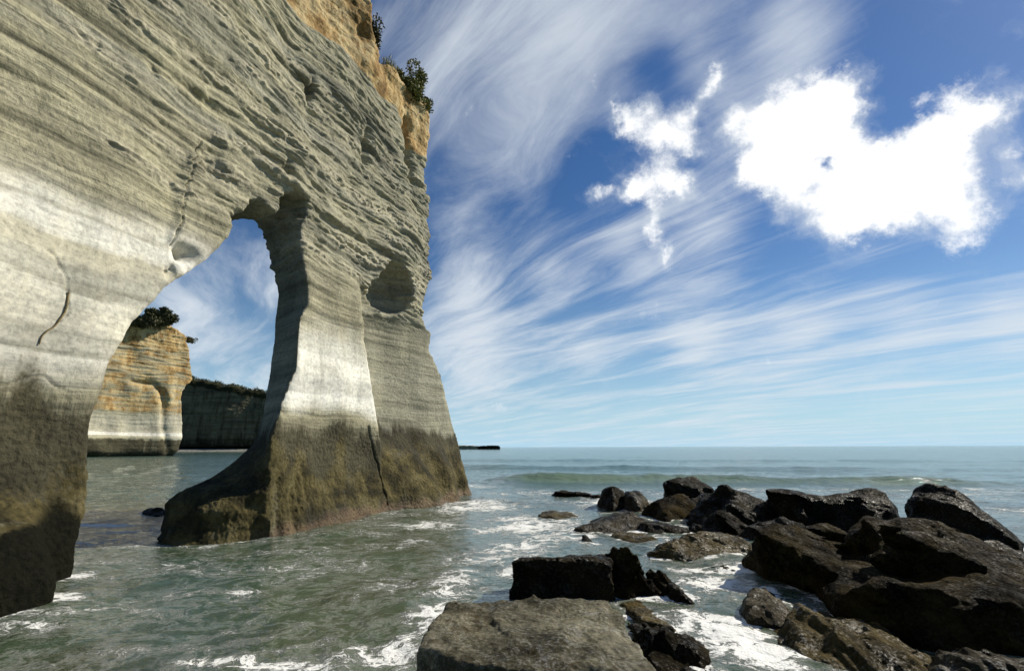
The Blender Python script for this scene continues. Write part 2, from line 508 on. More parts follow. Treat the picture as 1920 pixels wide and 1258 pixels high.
def mat_sea():
    m, g = new_mat('turbid_sea_water')
    p = g.pos()
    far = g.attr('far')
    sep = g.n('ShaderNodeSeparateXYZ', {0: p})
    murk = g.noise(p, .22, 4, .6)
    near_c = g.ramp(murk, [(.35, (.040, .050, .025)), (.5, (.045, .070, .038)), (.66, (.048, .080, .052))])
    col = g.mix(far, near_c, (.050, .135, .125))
    col = g.mix(g.attr('crest'), col, (.15, .21, .12))
    col = g.mix(g.attr('sand'), col, (.12, .105, .055))
    # foam: lacy threads whose amount follows where the water is broken
    wv = g.noise(p, .7, 4, .6, out='Color')
    pw = g.vmath('ADD', p, g.scale(g.vmath('SUBTRACT', wv, (.5, .5, .5)), (1.5, 1.2, 0)))
    ps = g.scale(pw, (1.0, 1.15, 0.0))
    n1 = g.noise(ps, 1.5, 6, .66, .6)
    r1 = g.math('SUBTRACT', 1.0, g.math('MULTIPLY', g.math('ABSOLUTE', g.math('SUBTRACT', n1, .5)), 9.0), clamp=True)
    n2 = g.noise(ps, 4.2, 5, .66, .8)
    r2 = g.math('SUBTRACT', 1.0, g.math('MULTIPLY', g.math('ABSOLUTE', g.math('SUBTRACT', n2, .5)), 8.0), clamp=True)
    patch = g.noise(pw, .55, 5, .62)
    spk = g.noise(p, 17.0, 4, .7)
    pat = g.math('ADD', g.math('MULTIPLY', r1, .40), g.math('MULTIPLY', r2, .22))
    pat = g.math('ADD', pat, g.math('MULTIPLY', g.math('SUBTRACT', patch, .5), 1.2))
    pat = g.math('ADD', pat, g.math('MULTIPLY', g.math('SUBTRACT', spk, .5), .55))
    fo = g.math('ADD', pat, g.attr('foam'))
    mask = g.smooth(fo, .80, 1.05)
    thin = g.math('MULTIPLY', g.smooth(fo, .45, 1.0), .22)
    amt = g.math('MAXIMUM', g.math('MULTIPLY', mask, .96), thin)
    col = g.mix(amt, col, (.80, .80, .77))
    rough = g.math('ADD', g.math('ADD', .045, g.math('MULTIPLY', far, .05)), g.math('MULTIPLY', mask, .6))
    rp = g.scale(p, (1.0, 1.25, 1.0))
    w1 = g.noise(rp, 2.6, 5, .6, .4)
    w2 = g.noise(rp, 9.0, 4, .6, .3)
    w3 = g.noise(rp, .55, 5, .62, .2)
    nb = g.math('SUBTRACT', 1.0, far)
    h = g.math('MULTIPLY', w1, .058)
    h = g.math('ADD', h, g.math('MULTIPLY', g.math('MULTIPLY', w2, .009), nb))
    h = g.math('ADD', h, g.math('MULTIPLY', w3, g.math('MULTIPLY', far, .42)))
    h = g.math('ADD', h, g.math('MULTIPLY', mask, .02))
    h = g.math('ADD', h, g.math('MULTIPLY', g.math('MULTIPLY', mask, spk), .02))
    finish(g, col, rough, g.bump(h, 1.0, 1.0), .5, {'IOR': 1.33})
    return m


def mat_leaf(name, a, b):
    m, g = new_mat(name)
    p = g.pos()
    col = g.mix(g.noise(p, 3.0, 4, .6), a, b)
    col = g.mix(g.attr('tint'), col, b)
    finish(g, col, .6, None, .3)
    return m


FACE_D = unit((0.312, 0.95))          # along the sea face of the arch, away from the viewer
FACE_N = np.array((FACE_D[1], -FACE_D[0]))  # out of the face, to the sea
FACE_O = np.array((-6.97, 15.6))
FACE_ANGLE = -math.atan2(FACE_D[1], FACE_D[0])
M_CLIFF = mat_cliff()
M_CLIFF_FAR = mat_cliff('orange_mudstone', .33)
M_CLIFF_BAY = mat_cliff('shade_dimmed_mudstone', .14, .58)  # bay copy of the mudstone, its shade put into the colour
M_SEA = mat_sea()
M_DARK = mat_rock('wet_black_rock', (.005, .004, .002), (.026, .020, .009), .32, .75, (.55, .1, .8), .09, gloss=.38)
M_BROWN = mat_rock('brown_weedy_rock', (.004, .003, .0012), (.042, .030, .010), .55, .9, (.4, -.1, .9), .10, gloss=.14)
M_OLIVE = mat_rock('olive_brown_wet_rock', (.030, .023, .009), (.105, .080, .032), .3, .6, (.5, .3, .8), .06)
M_SLAB = mat_rock('grey_brown_slab_rock', (.045, .041, .026), (.185, .170, .120), .4, .75, (.1, .05, 1), .035, 1.0, (.045, .034, .016))
M_FLAT = mat_rock('grey_wet_rock', (.016, .0135, .008), (.070, .058, .036), .3, .65, (.2, .1, 1), .05)
M_LEAF = mat_leaf('dull_green_leaf', (.07, .09, .022), (.17, .17, .045))
M_LEAF2 = mat_leaf('dark_scrub_leaf', (.028, .034, .013), (.075, .072, .026))
M_STEM = mat_rock('woody_stem', (.05, .035, .02), (.10, .07, .04))


# ------------------------------------------------------------------ the arch
def face_to_world(s, v, z):
    xy = FACE_O[None, :] + np.outer(s, FACE_D) + np.outer(v, FACE_N)
    return np.column_stack((xy, z))


def pix_face(px, py, v=0.0):
    """image point -> (s, z) on the plane v = const of the face"""
    d = ray(px, py)
    o = FACE_O + v * FACE_N
    t = ((o - CAM[:2]) @ FACE_N) / (d[:2] @ FACE_N)
    q = CAM + d * t
    return (q[:2] - o) @ FACE_D, q[2]


def lean(z):
    return -.035 * np.clip(z - 1, 0, 8)


def pix_lean(px, py, v=0.0):
    """the same on the leaning face"""
    z = 0.0
    for _ in range(4):
        s, z = pix_face(px, py, v + lean(z))
    return s, z


def curve_z(pts, v=0.0):
    """image points -> function s(z)"""
    a = np.array([pix_lean(x, y, v) for x, y in pts])
    a = a[np.argsort(a[:, 1])]
    return lambda z: np.interp(z, a[:, 1], a[:, 0])


def hull_sdf(pts):
    """planes of the convex hull of pts"""
    bm = bmesh.new()
    for p in pts:
        bm.verts.new(p)
    bmesh.ops.convex_hull(bm, input=bm.verts)
    bm.normal_update()
    c = np.mean(pts, axis=0)
    pl = []
    for f in bm.faces:
        if f.calc_area() < 1e-9:
            continue
        n = np.array(f.normal); q = np.array(f.verts[0].co)
        dd = n @ q
        if n @ c > dd:
            n, dd = -n, -dd
        pl.append((*n, dd))
    bm.free()
    pl = np.array(pl)
    key = np.unique(np.round(pl, 3), axis=0, return_index=True)[1]
    return pl[key]


def seg_dist(s, z, pts):
    d = np.full(np.broadcast(s, z).shape, 1e9)
    for (a, b) in zip(pts[:-1], pts[1:]):
        ax, az = a; bx, bz = b
        L2 = (bx - ax) ** 2 + (bz - az) ** 2 + 1e-9
        t = np.clip(((s - ax) * (bx - ax) + (z - az) * (bz - az)) / L2, 0, 1)
        d = np.minimum(d, np.hypot(s - ax - t * (bx - ax), z - az - t * (bz - az)))
    return d


BACK = -2.5
PILLAR_FRONT = [(584, 400), (562, 425), (560, 450), (572, 520), (575, 565), (556, 600), (550, 690), (524, 760), (510, 800), (503, 870), (498, 930), (497, 1003), (497, 1030)]
PILLAR_BACK = [(462, 402), (480, 425), (508, 490), (520, 560), (520, 700), (502, 780), (470, 835), (440, 862), (375, 915), (345, 960)]
LEG_FRONT = [(441, 380), (440, 405), (432, 440), (402, 492), (372, 512), (330, 540), (300, 570), (262, 610), (235, 660), (215, 700), (195, 750), (182, 800), (176, 850), (171, 900), (160, 960), (135, 1040), (110, 1100)]
END_EDGE = [(801, 180), (808, 235), (804, 290), (800, 345), (808, 385), (806, 440), (808, 490), (813, 522), (801, 548), (797, 580), (806, 612), (818, 625), (814, 655), (826, 690), (838, 735), (852, 795), (861, 830), (862, 860), (868, 900), (871, 926)]
TOP_EDGE = [(560, -130), (620, -80), (674, -4), (692, 40), (706, 88), (712, 118), (742, 126), (752, 150), (766, 166), (790, 186), (806, 196)]


CRACKS = [([(388, 262), (384, 282), (372, 298), (368, 322), (356, 345), (352, 372), (342, 392), (340, 420), (330, 440), (322, 462)], .020, .10),
          ([(84, 470), (105, 490), (122, 520), (127, 555), (120, 590), (108, 612)], .017, .05),
          ([(0, 722), (50, 708), (88, 706), (122, 728)], .02, .05),
          ([(690, 800), (700, 850), (712, 900), (716, 945)], .035, .13)]


def build_arch():
    h = 0.13
    s = np.arange(-14.5, 15.2, h); v = np.arange(-6.6, 2.4, h); z = np.arange(-1.6, 23.0, h)
    S2, Z2 = np.meshgrid(s, z, indexing='ij')
    # ---- sea face relief v = vf(s, z)
    vf = 0.40 * gnoise(S2 / 5.0, Z2 / 6.5, 0.3, 1) + 0.16 * gnoise(S2 / 1.9, Z2 / 2.4, 0.7, 2)
    vf *= sstep(Z2, -0.5, 2.5) * .8 + .2
    Lz = curve_z(LEG_FRONT)(Z2); Rz = curve_z(PILLAR_FRONT)(Z2); Ez = curve_z(END_EDGE)(Z2)
    calm = (1 - .9 * np.exp(-((S2 - Lz) / 1.1) ** 2) * (Z2 < 9)) * (1 - .9 * np.exp(-((S2 - Rz) / .8) ** 2) * (Z2 < 10)) * (1 - .85 * np.exp(-((S2 - Ez) / 1.5) ** 2))
    vf = vf * calm + lean(Z2)
    pil = sstep(S2, -1.0, .5)
    vf += pil * .40 * np.exp(-np.clip(Z2, 0, 9) / 1.1)
    # the seaward part stands back behind a long groove
    gz = curve_z([(690, 570), (688, 640), (700, 700), (706, 760), (716, 830), (718, 900), (720, 960)])
    sg = gz(Z2)
    low = 1 - sstep(Z2, 7.6, 9.4)
    vf -= low * sstep(S2 - sg, -.1, .5) * (1.35 - 1.30 * np.clip((S2 - sg) / 6.5, 0, 1)) * sstep(Z2, .2, 3.4)
    vf -= low * .60 * np.exp(-((S2 - sg - .12) / .20) ** 2) * sstep(Z2, .6, 2.0)
    # rubble skirt at the seaward toe
    sk = sstep(S2, 5.5, 8.5) * (1 - sstep(S2, 12.5, 14.5)) * (1 - sstep(Z2, .3, 4.2 - .16 * np.abs(S2 - 10)))
    vf += sk * (.75 - .45 * sstep(S2, 10.5, 12.5) + .3 * gnoise(S2 / .9, Z2 / 1.6, 0, 5))
    # vertical runnels on the foot of the pillar
    rn = gnoise(S2 / .30, Z2 / 3.0, 0, 6)
    vf -= .16 * sstep(rn, .25, .6) * (1 - sstep(Z2, 3.0, 4.2)) * sstep(S2, -1, .6) * sstep(gnoise(S2 / 2, Z2 / 2.5, 4, 6), -.1, .4)
    # scoured hollow and dark bulging toe of the near leg
    leg = 1 - sstep(S2, -5.6, -4.4)
    vf -= leg * .18 * sstep(Z2, .9, 2.0) * (1 - sstep(Z2, 2.9, 4.0))
    vf += leg * (1 - sstep(S2, -6.4, -5.7)) * 1.25 * (1 - sstep(Z2, .55, 1.75)) + leg * .25 * (1 - sstep(Z2, .3, 1.1))
    # open crack above the arch, the hollow it ends in, and the block beside it
    ck = np.array([pix_face(*q) for q in [(388, 268), (372, 300), (358, 345), (345, 390), (335, 425), (318, 462)]])
    dk = seg_dist(S2, Z2, ck)
    side = sstep(S2 - np.interp(Z2, ck[::-1, 1], ck[::-1, 0]), 0, .1) * (1 - sstep(S2 - np.interp(Z2, ck[::-1, 1], ck[::-1, 0]), .4, 2.0))
    vf += .12 * side * sstep(Z2, ck[-1, 1] - .2, ck[-1, 1] + .4) * (1 - sstep(Z2, ck[0, 1] - .8, ck[0, 1] + .2))
    Sw = S2 + .16 * gnoise(S2 / .4, Z2 / .4, 0, 77); Zw = Z2 + .16 * gnoise(S2 / .4, Z2 / .4, 5, 78)
    for (px, py, rs, rz, dp) in [(345, 476, .24, .19, .62), (318, 505, .18, .11, .25), (410, 305, .35, .45, .22), (545, 315, .14, .22, .35),
                                 (588, 165, .16, .62, .45), (697, 275, .22, .9, .35), (695, 235, .16, .45, .2), (735, 395, .18, .12, .3), (690, 60, .4, .5, .3),
                                 (405, 185, .10, .10, .25), (293, 130, .12, .12, .25), (545, 385, .3, .5, .3)]:
        a, b = pix_lean(px, py)
        vf -= dp * np.exp(-(((Sw - a) / rs) ** 2 + ((Zw - b) / rz) ** 2) ** 1.4)
    # bulky ledges high up
    led = fbm(S2 / 3.2, Z2 / .55, 0.0, 3, 8)
    rug = sstep(Z2, 8.5, 11.0) * sstep(S2, -7, 2.0)
    vf += (.05 + .20 * rug) * led
    # a slot behind the corner buttress
    sl = np.array([pix_lean(*q) for q in [(774, 222), (770, 262), (772, 300), (776, 335)]])
    vf -= .75 * np.exp(-(seg_dist(S2, Z2, sl) / .22) ** 2)
    # soil cap steps back
    capz = 17.65 + .08 * np.clip(S2, -3, 9) + .4 * gnoise(S2 / 2.0, 0, 0, 9)
    vf -= (.45 * sstep(Z2, capz - .3, capz + .5) + .25 * np.clip(Z2 - capz, 0, 5)) * (1 - sstep(S2, 1.5, 4.0))
    # ---- volume
    V = v[None, :, None]; S = s[:, None, None]; Z = z[None, None, :]
    f = (V - vf[:, None, :]).astype(np.float32)
    # back wall
    bk = BACK - 3.6 * sstep(Z2, 10.8, 13.5) - 3.6 * (1 - sstep(S2, -9.5, -6.5)) - 1.2 * sstep(S2, 5, 9)
    f = np.maximum(f, (bk + .3 * gnoise(S2 / 2.5, Z2 / 2.0, 2, 12))[:, None, :] - V)
    # seaward end
    es = curve_z(END_EDGE)(z)
    es = es + .05 * gnoise(0, z / .5, 0, 14)
    f = smax(f, (S - es[None, None, :] + .25 * np.clip(-V, 0, 9)).astype(np.float32), .10)
    # top
    tp = np.array([pix_lean(x, y, -.75 if x < 680 else -.1) for x, y in TOP_EDGE])
    tz = np.interp(s, tp[:, 0], tp[:, 1]) + .25 * gnoise(s / .9, 0, 0, 15)
    f = smax(f, (Z - tz[:, None, None] - .05 * (V + .85)).astype(np.float32), .10)
    # ---- the opening
    L = curve_z(LEG_FRONT)(z); RF = curve_z(PILLAR_FRONT)(z); RB = curve_z(PILLAR_BACK, BACK)(z) - .42 * sstep(z, 2.5, 4.0)
    w = np.clip(-V / -BACK, 0, 1.15)
    lw = L[None, None, :] + .10 - .75 * np.clip(-V - .25, 0, 9) + .08 * gnoise(0, V / .8, Z / .9, 16)
    rw = RF[None, None, :] * (1 - w) + RB[None, None, :] * w + .07 * gnoise(0, V / .7, Z / .9, 17) - .25 * np.clip(V, 0, 3)
    tops = np.array([pix_lean(x, y) for x, y in [(425, 414), (445, 402), (468, 398), (478, 376), (497, 372), (506, 384), (518, 398), (530, 392), (536, 366), (556, 358), (574, 364), (583, 384)]])
    tc = np.interp(s, tops[:, 0], tops[:, 1])
    tcm = tc[:, None, None] + 0.05 * V + .12 * gnoise(S / .7, V / .7, 0, 18)
    ho = np.maximum(np.maximum(lw - S, S - rw), Z - tcm) * .75
    # rounded, worn corner on the near leg; crisp on the pillar
    kk = .03 + .50 * (1 - sstep(S, -2.6, -1.2)) * (1 - sstep(Z, 7.2, 8.6)) * (.35 + .65 * sstep(Z, 2.5, 4.5))
    f = smax(f, (-ho).astype(np.float32), kk.astype(np.float32))
    # ---- wave-cut cave in the seaward part
    for (px, py, rs, rz, rv) in [(748, 540, 1.25, 1.25, 1.8), (722, 560, .9, .85, 1.2)]:
        a, b = pix_lean(px, py)
        e = np.sqrt(((S - a) / rs) ** 2 + ((Z - b) / rz) ** 2 + ((V + .25) / rv) ** 2) - 1
        e = np.maximum(e * min(rs, rz, rv), (pix_face(740, 592)[1] - Z))
        f = smax(f, (-e).astype(np.float32), .06)
    # lump of rock in the cave mouth
    a, b = pix_lean(782, 560)
    e = (np.sqrt(((S - a) / .6) ** 2 + ((Z - b) / .75) ** 2 + ((V + 1.2) / .55) ** 2) - 1) * .55
    f = smin(f, e.astype(np.float32), .10)
    # ---- layered ledge at the foot of the pillar
    ft = []
    for (px, py) in [(302, 1020), (330, 1022), (420, 1018), (505, 1006), (540, 1000)]:
        ft.append(W(px, py))
    for (px, py, Y) in [(312, 945, 14.9), (335, 928, 15.2), (400, 915, 15.9), (470, 900, 16.4), (520, 880, 16.9), (372, 918, 17.4), (500, 850, 18.3), (318, 960, 14.7), (420, 935, 14.9), (490, 930, 15.4)]:
        ft.append(PY(px, py, Y))
    ft = np.array(ft)
    ft = np.vstack((ft, ft[:5] - np.array((0, 0, 1.3)), W(310, 1000) + np.array((-.6, 2.0, -1.3)), W(380, 960) + np.array((0, 1.5, -1.3))))
    loc = np.column_stack(((ft[:, :2] - FACE_O) @ FACE_D, (ft[:, :2] - FACE_O) @ FACE_N, ft[:, 2]))
    pl = hull_sdf(loc)
    e = np.full(f.shape, -1e9, np.float32)
    for (a, b, c, d) in pl:
        e = np.maximum(e, (a * S + b * V + c * Z - d).astype(np.float32))
    S3, V3, Z3 = np.broadcast_arrays(S, V, Z)
    nr = np.abs(e) < .8
    e[nr] += (.20 * (fbm(S3[nr] / 2.4, V3[nr] / 2.4, Z3[nr] / .40, 2, 19, .5, True) - .75)).astype(np.float32)
    f = smin(f, e, .25)
    f[0] = np.maximum(f[0], .01); f[-1] = .5; f[:, 0] = np.maximum(f[:, 0], .01); f[:, -1] = .5; f[:, :, 0] = np.maximum(f[:, :, 0], .01); f[:, :, -1] = .5
    ve, qu = surface_nets(f, (s[0], v[0], z[0]), h)
    me = mesh_from('rock_body', ve, qu)
    me = subdivided(me, 2)
    co = coords(me); no = normals(me)
    s_, v_, z_ = co.T
    # ---- fine relief
    wz = z_ + .30 * gnoise(s_ / 4, v_ / 4, z_ / 4, 20)
    up = sstep(wz, 7.5, 10.0)
    right = sstep(s_, -8.0, 1.5)
    n1 = .5 * fbm(s_ / 2.2, v_ / 2.2, wz / .24, 3, 21) - .8 * (fbm(s_ / 2.8, v_ / 2.8, wz / .52, 4, 61, .5, True) - .4)
    n2 = fbm(s_ / .55, v_ / .55, wz / .16, 3, 25)
    nb = np.zeros_like(wz)
    for (zc, wd) in ((10.3, .32), (11.25, .20), (12.5, .26), (13.6, .18), (14.5, .22), (15.5, .16), (9.2, .16)):
        nb = np.maximum(nb, np.exp(-((wz - zc - .25 * gnoise(s_ / 3, 0, 0, int(zc * 3))) / wd) ** 2))
    nb *= sstep(gnoise(s_ / 2.5, v_, wz / .8, 27), -.35, .25)
    kn = fbm(s_ / .28, v_ / .28, wz / .11, 3, 28)
    capd = z_ - (17.65 + .08 * np.clip(s_, -3, 9) - 1.1 * sstep(s_, 6.3, 7.6) + .5 * gnoise(s_ / 1.6, v_ / 1.6, 0, 9))
    cap = sstep(capd, -.15, .25)
    d = n1 * (.022 + .20 * up * (.45 + .55 * right)) * (1 - cap)
    d += n2 * (.010 + .055 * up * (.3 + .7 * right)) * (1 - .5 * cap)
    d += nb * (.07 + .15 * kn) * (1 - cap) * (.75 + .25 * right)
    d += cap * .16 * fbm(s_ / .8, v_ / .8, z_ / 1.1, 4, 30)
    base = 1 - sstep(z_, 2.6, 3.8)
    d += base * (.030 * fbm(s_ / .35, v_ / .35, z_ / .55, 4, 33) + .02 * gnoise(s_ / .08, v_ / .08, z_ / .1, 37))
    d += (.010 + .010 * up) * fbm(s_ / .5, v_ / .5, z_ / .5, 4, 38)
    co = co + no * d[:, None]
    # ---- cracks
    for pts, wd, dp in CRACKS:
        c3 = np.array([pix_lean(*q) for q in pts])
        near = np.flatnonzero((s_ > c3[:, 0].min() - 1) & (s_ < c3[:, 0].max() + 1) & (z_ > c3[:, 1].min() - 1) & (z_ < c3[:, 1].max() + 1) & (v_ > -1.3))
        ds = seg_dist(s_[near] + .06 * gnoise(s_[near] / .3, 0, z_[near] / .3, 48), z_[near] + .05 * gnoise(s_[near] / .3, 3, z_[near] / .3, 49), c3)
        co[near, 1] -= dp * np.exp(-(ds / wd) ** 2)
    # ---- rock colours layer by layer, with shade painted in on some parts
    mz = wz + .25 * gnoise(s_ / 1.3, v_ / 1.3, z_ / 1.3, 40) + .35 * gnoise(s_ / 3.5, 0, 0, 80)
    seaward = sstep(s_ - gz(z_), -.05, .25) * (1 - sstep(z_, 8.0, 9.5))  # also greys the turned seaward face, painting its weaker light
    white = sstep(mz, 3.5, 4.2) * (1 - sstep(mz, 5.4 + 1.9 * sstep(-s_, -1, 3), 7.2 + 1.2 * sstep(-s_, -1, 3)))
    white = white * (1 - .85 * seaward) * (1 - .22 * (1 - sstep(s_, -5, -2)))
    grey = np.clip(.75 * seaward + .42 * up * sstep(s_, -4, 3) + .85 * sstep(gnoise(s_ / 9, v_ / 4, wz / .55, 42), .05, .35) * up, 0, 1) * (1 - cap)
    wet = 1 - sstep(mz + .35 * gnoise(s_ / .5, v_, z_ / 2.0, 47) * (s_ < -3), 2.5, 4.0 + .9 * (1 - sstep(s_, -5, -3)))
    algae = .85 * (1 - sstep(mz + 1.0 * gnoise(s_ / .8, v_, z_ / 2.0, 43), .9, 3.4))
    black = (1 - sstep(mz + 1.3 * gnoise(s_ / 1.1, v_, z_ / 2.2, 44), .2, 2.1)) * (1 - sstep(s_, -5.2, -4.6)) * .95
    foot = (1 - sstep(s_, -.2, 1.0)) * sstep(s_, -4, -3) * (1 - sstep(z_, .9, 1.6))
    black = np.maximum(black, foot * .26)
    black = np.maximum(black, .36 * (1 - sstep(s_, -5.2, -4.4)) * (1 - sstep(mz, 2.5, 4.4)))  # wet rock tone that also paints the shade of the undercut near leg
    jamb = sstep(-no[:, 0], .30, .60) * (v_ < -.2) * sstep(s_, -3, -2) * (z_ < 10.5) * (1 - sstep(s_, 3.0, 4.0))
    # passage walls swap white for grey, which puts their shade into the colour
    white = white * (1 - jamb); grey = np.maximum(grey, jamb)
    tide = (1 - sstep(z_ + .25 * gnoise(s_ / .7, v_, 0, 45), .1, .75)) * sstep(s_, -1.5, .5)
    scrub = cap * sstep(capd, .9, 2.2) * .38
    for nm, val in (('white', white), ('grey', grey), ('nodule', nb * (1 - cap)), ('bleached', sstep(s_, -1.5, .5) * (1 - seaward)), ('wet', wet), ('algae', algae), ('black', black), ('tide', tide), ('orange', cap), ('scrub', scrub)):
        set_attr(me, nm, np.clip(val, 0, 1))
    set_coords(me, face_to_world(co[:, 0], co[:, 1], co[:, 2]))
    me.flip_normals()    # the face frame is left-handed
    root = empty('sea_arch', (*(FACE_O), 0.0))
    tag(root, 'tall banded pale rock arch standing in the sea at the left', 'rock arch')
    # the soil cap is a part of its own
    nq = len(me.polygons)
    lv = np.empty(nq * 4, np.int32); me.loops.foreach_get('vertex_index', lv)
    iscap = cap[lv.reshape(-1, 4)].mean(1) > .5
    bm = bmesh.new(); bm.from_mesh(me)
    bm.faces.ensure_lookup_table()
    bm2 = bm.copy(); bm2.faces.ensure_lookup_table()
    bmesh.ops.delete(bm, geom=[bm.faces[i] for i in np.flatnonzero(iscap)], context='FACES')
    bm.to_mesh(me); bm.free()
    mc = bpy.data.meshes.new('soil_cap')
    bmesh.ops.delete(bm2, geom=[bm2.faces[i] for i in np.flatnonzero(~iscap)], context='FACES')
    bm2.to_mesh(mc); bm2.free()
    link('rock_body', me, M_CLIFF, root)
    link('soil_cap', mc, M_CLIFF, root)


build_arch()


# ------------------------------------------------------------------ headlands beyond the arch
def pix_plane(O, D, N, px, py):
    d = ray(px, py)
    t = ((O - CAM[:2]) @ N) / (d[:2] @ N)
    q = CAM + d * t
    return (q[:2] - O) @ D, q[2]


def build_stack():
    O = PY(345, 848, 186)[:2]
    D = unit((.50, .87)); N = np.array((D[1], -D[0]))
    pp = lambda x, y: pix_plane(O, D, N, x, y)
    h = .8
    end = np.array([pp(*q) for q in [(300, 597), (335, 612), (352, 632), (360, 655), (361, 680), (367, 700), (365, 716), (352, 722), (346, 735), (345, 780), (343, 815), (336, 835), (331, 850)]])
    end = end[np.argsort(end[:, 1])]
    s = np.arange(-52, end[:, 0].max() + 4, h); v = np.arange(-22, 5, h); z = np.arange(-3, 62, h)
    S2, Z2 = np.meshgrid(s, z, indexing='ij')
    vf = 1.5 * gnoise(S2 / 14, Z2 / 20, 0, 50) + .6 * gnoise(S2 / 5, Z2 / 8, 0, 51)
    ck = np.array([pp(*q) for q in [(248, 715), (285, 718), (303, 735), (308, 760), (305, 800), (308, 846)]])
    vf -= 1.6 * np.exp(-(seg_dist(S2, Z2, ck) / .75) ** 2)
    side = sstep(S2 - np.interp(Z2, ck[::-1, 1], ck[::-1, 0]), 0, 1) * (1 - sstep(Z2, ck[2, 1] - 2, ck[2, 1] + 2))
    vf -= .9 * side
    zn = pp(250, 816)[1]
    vf += 1.2 * (1 - sstep(Z2, zn - 1, zn + 2)) - 1.4 * (1 - sstep(Z2, 0, 1.5))
    b = pp(318, 745); vf += 1.2 * np.exp(-((S2 - b[0]) / 1.6) ** 2 - ((Z2 - b[1]) / 2.4) ** 2)
    f = (v[None, :, None] - vf[:, None, :]).astype(np.float32)
    f = np.maximum(f, -20 - v[None, :, None])
    es = np.interp(z, end[:, 1], end[:, 0])
    f = smax(f, (s[:, None, None] - es[None, None, :] + .15 * np.clip(-v, 0, 30)[None, :, None]).astype(np.float32), .5)
    tops = np.array([pp(*q) for q in [(120, 600), (200, 598), (270, 598), (300, 600), (345, 622)]])
    tz = np.interp(s, tops[:, 0], tops[:, 1])
    f = smax(f, (z[None, None, :] - tz[:, None, None]).astype(np.float32), 1.0)
    f[0] = .5; f[-1] = .5; f[:, 0] = .5; f[:, -1] = .5; f[:, :, 0] = .5; f[:, :, -1] = .5
    ve, qu = surface_nets(f, (s[0], v[0], z[0]), h)
    me = subdivided(mesh_from('rock_body', ve, qu), 2)
    co = coords(me); no = normals(me)
    s_, v_, z_ = co.T
    wz = z_ + .8 * gnoise(s_ / 12, v_ / 12, z_ / 12, 52)
    zo = pp(290, 655)[1]
    capd = wz - zo - 1.5 * gnoise(s_ / 4, v_ / 4, 0, 53)
    cap = sstep(capd, -1, 1)
    d = fbm(s_ / 9, v_ / 9, wz / .9, 3, 54) * (.18 + .35 * sstep(wz, zo - 14, zo - 8)) + .35 * cap * fbm(s_ / 2, v_ / 2, z_ / 2.4, 4, 57)
    d += .12 * fbm(s_ / 1.5, v_ / 1.5, z_ / 1.5, 3, 58)
    co = co + no * d[:, None]
    white = sstep(wz, zn - .5, zn + .8) * (1 - sstep(wz, zn + 5, zn + 9))
    tan = sstep(wz, zn + 5, zn + 9) * (.75 + .25 * sstep(gnoise(s_ / 5, v_, wz / 2.0, 59), -.3, .4)) * (1 - cap)
    attrs = dict(white=np.clip(white + .6 * sstep(s_, es.max() - 9, es.max() - 4) * (wz < zo - 12), 0, 1) * .9,
                 algae=0 * s_, grey=0 * s_, nodule=0 * s_, wet=(1 - sstep(wz, zn - 1.5, zn)) * .9, black=.62 * (1 - sstep(z_, .2, 1.0)), tide=0 * s_,
                 orange=np.maximum(cap, tan * .66), scrub=.5 * sstep(capd, 2, 5) * sstep(gnoise(s_ / 3, v_, z_ / 3, 60), 0, .5))
    for k, val in attrs.items():
        set_attr(me, k, np.clip(val, 0, 1))
    xy = O[None, :] + np.outer(co[:, 0], D) + np.outer(co[:, 1], N)
    set_coords(me, np.column_stack((xy, co[:, 2])))
    me.flip_normals()
    o = link('headland_cliff', me, M_CLIFF_FAR)
    tag(o, 'orange topped banded cliff seen through the arch, standing in the sea', 'cliff')
    return O, D, N


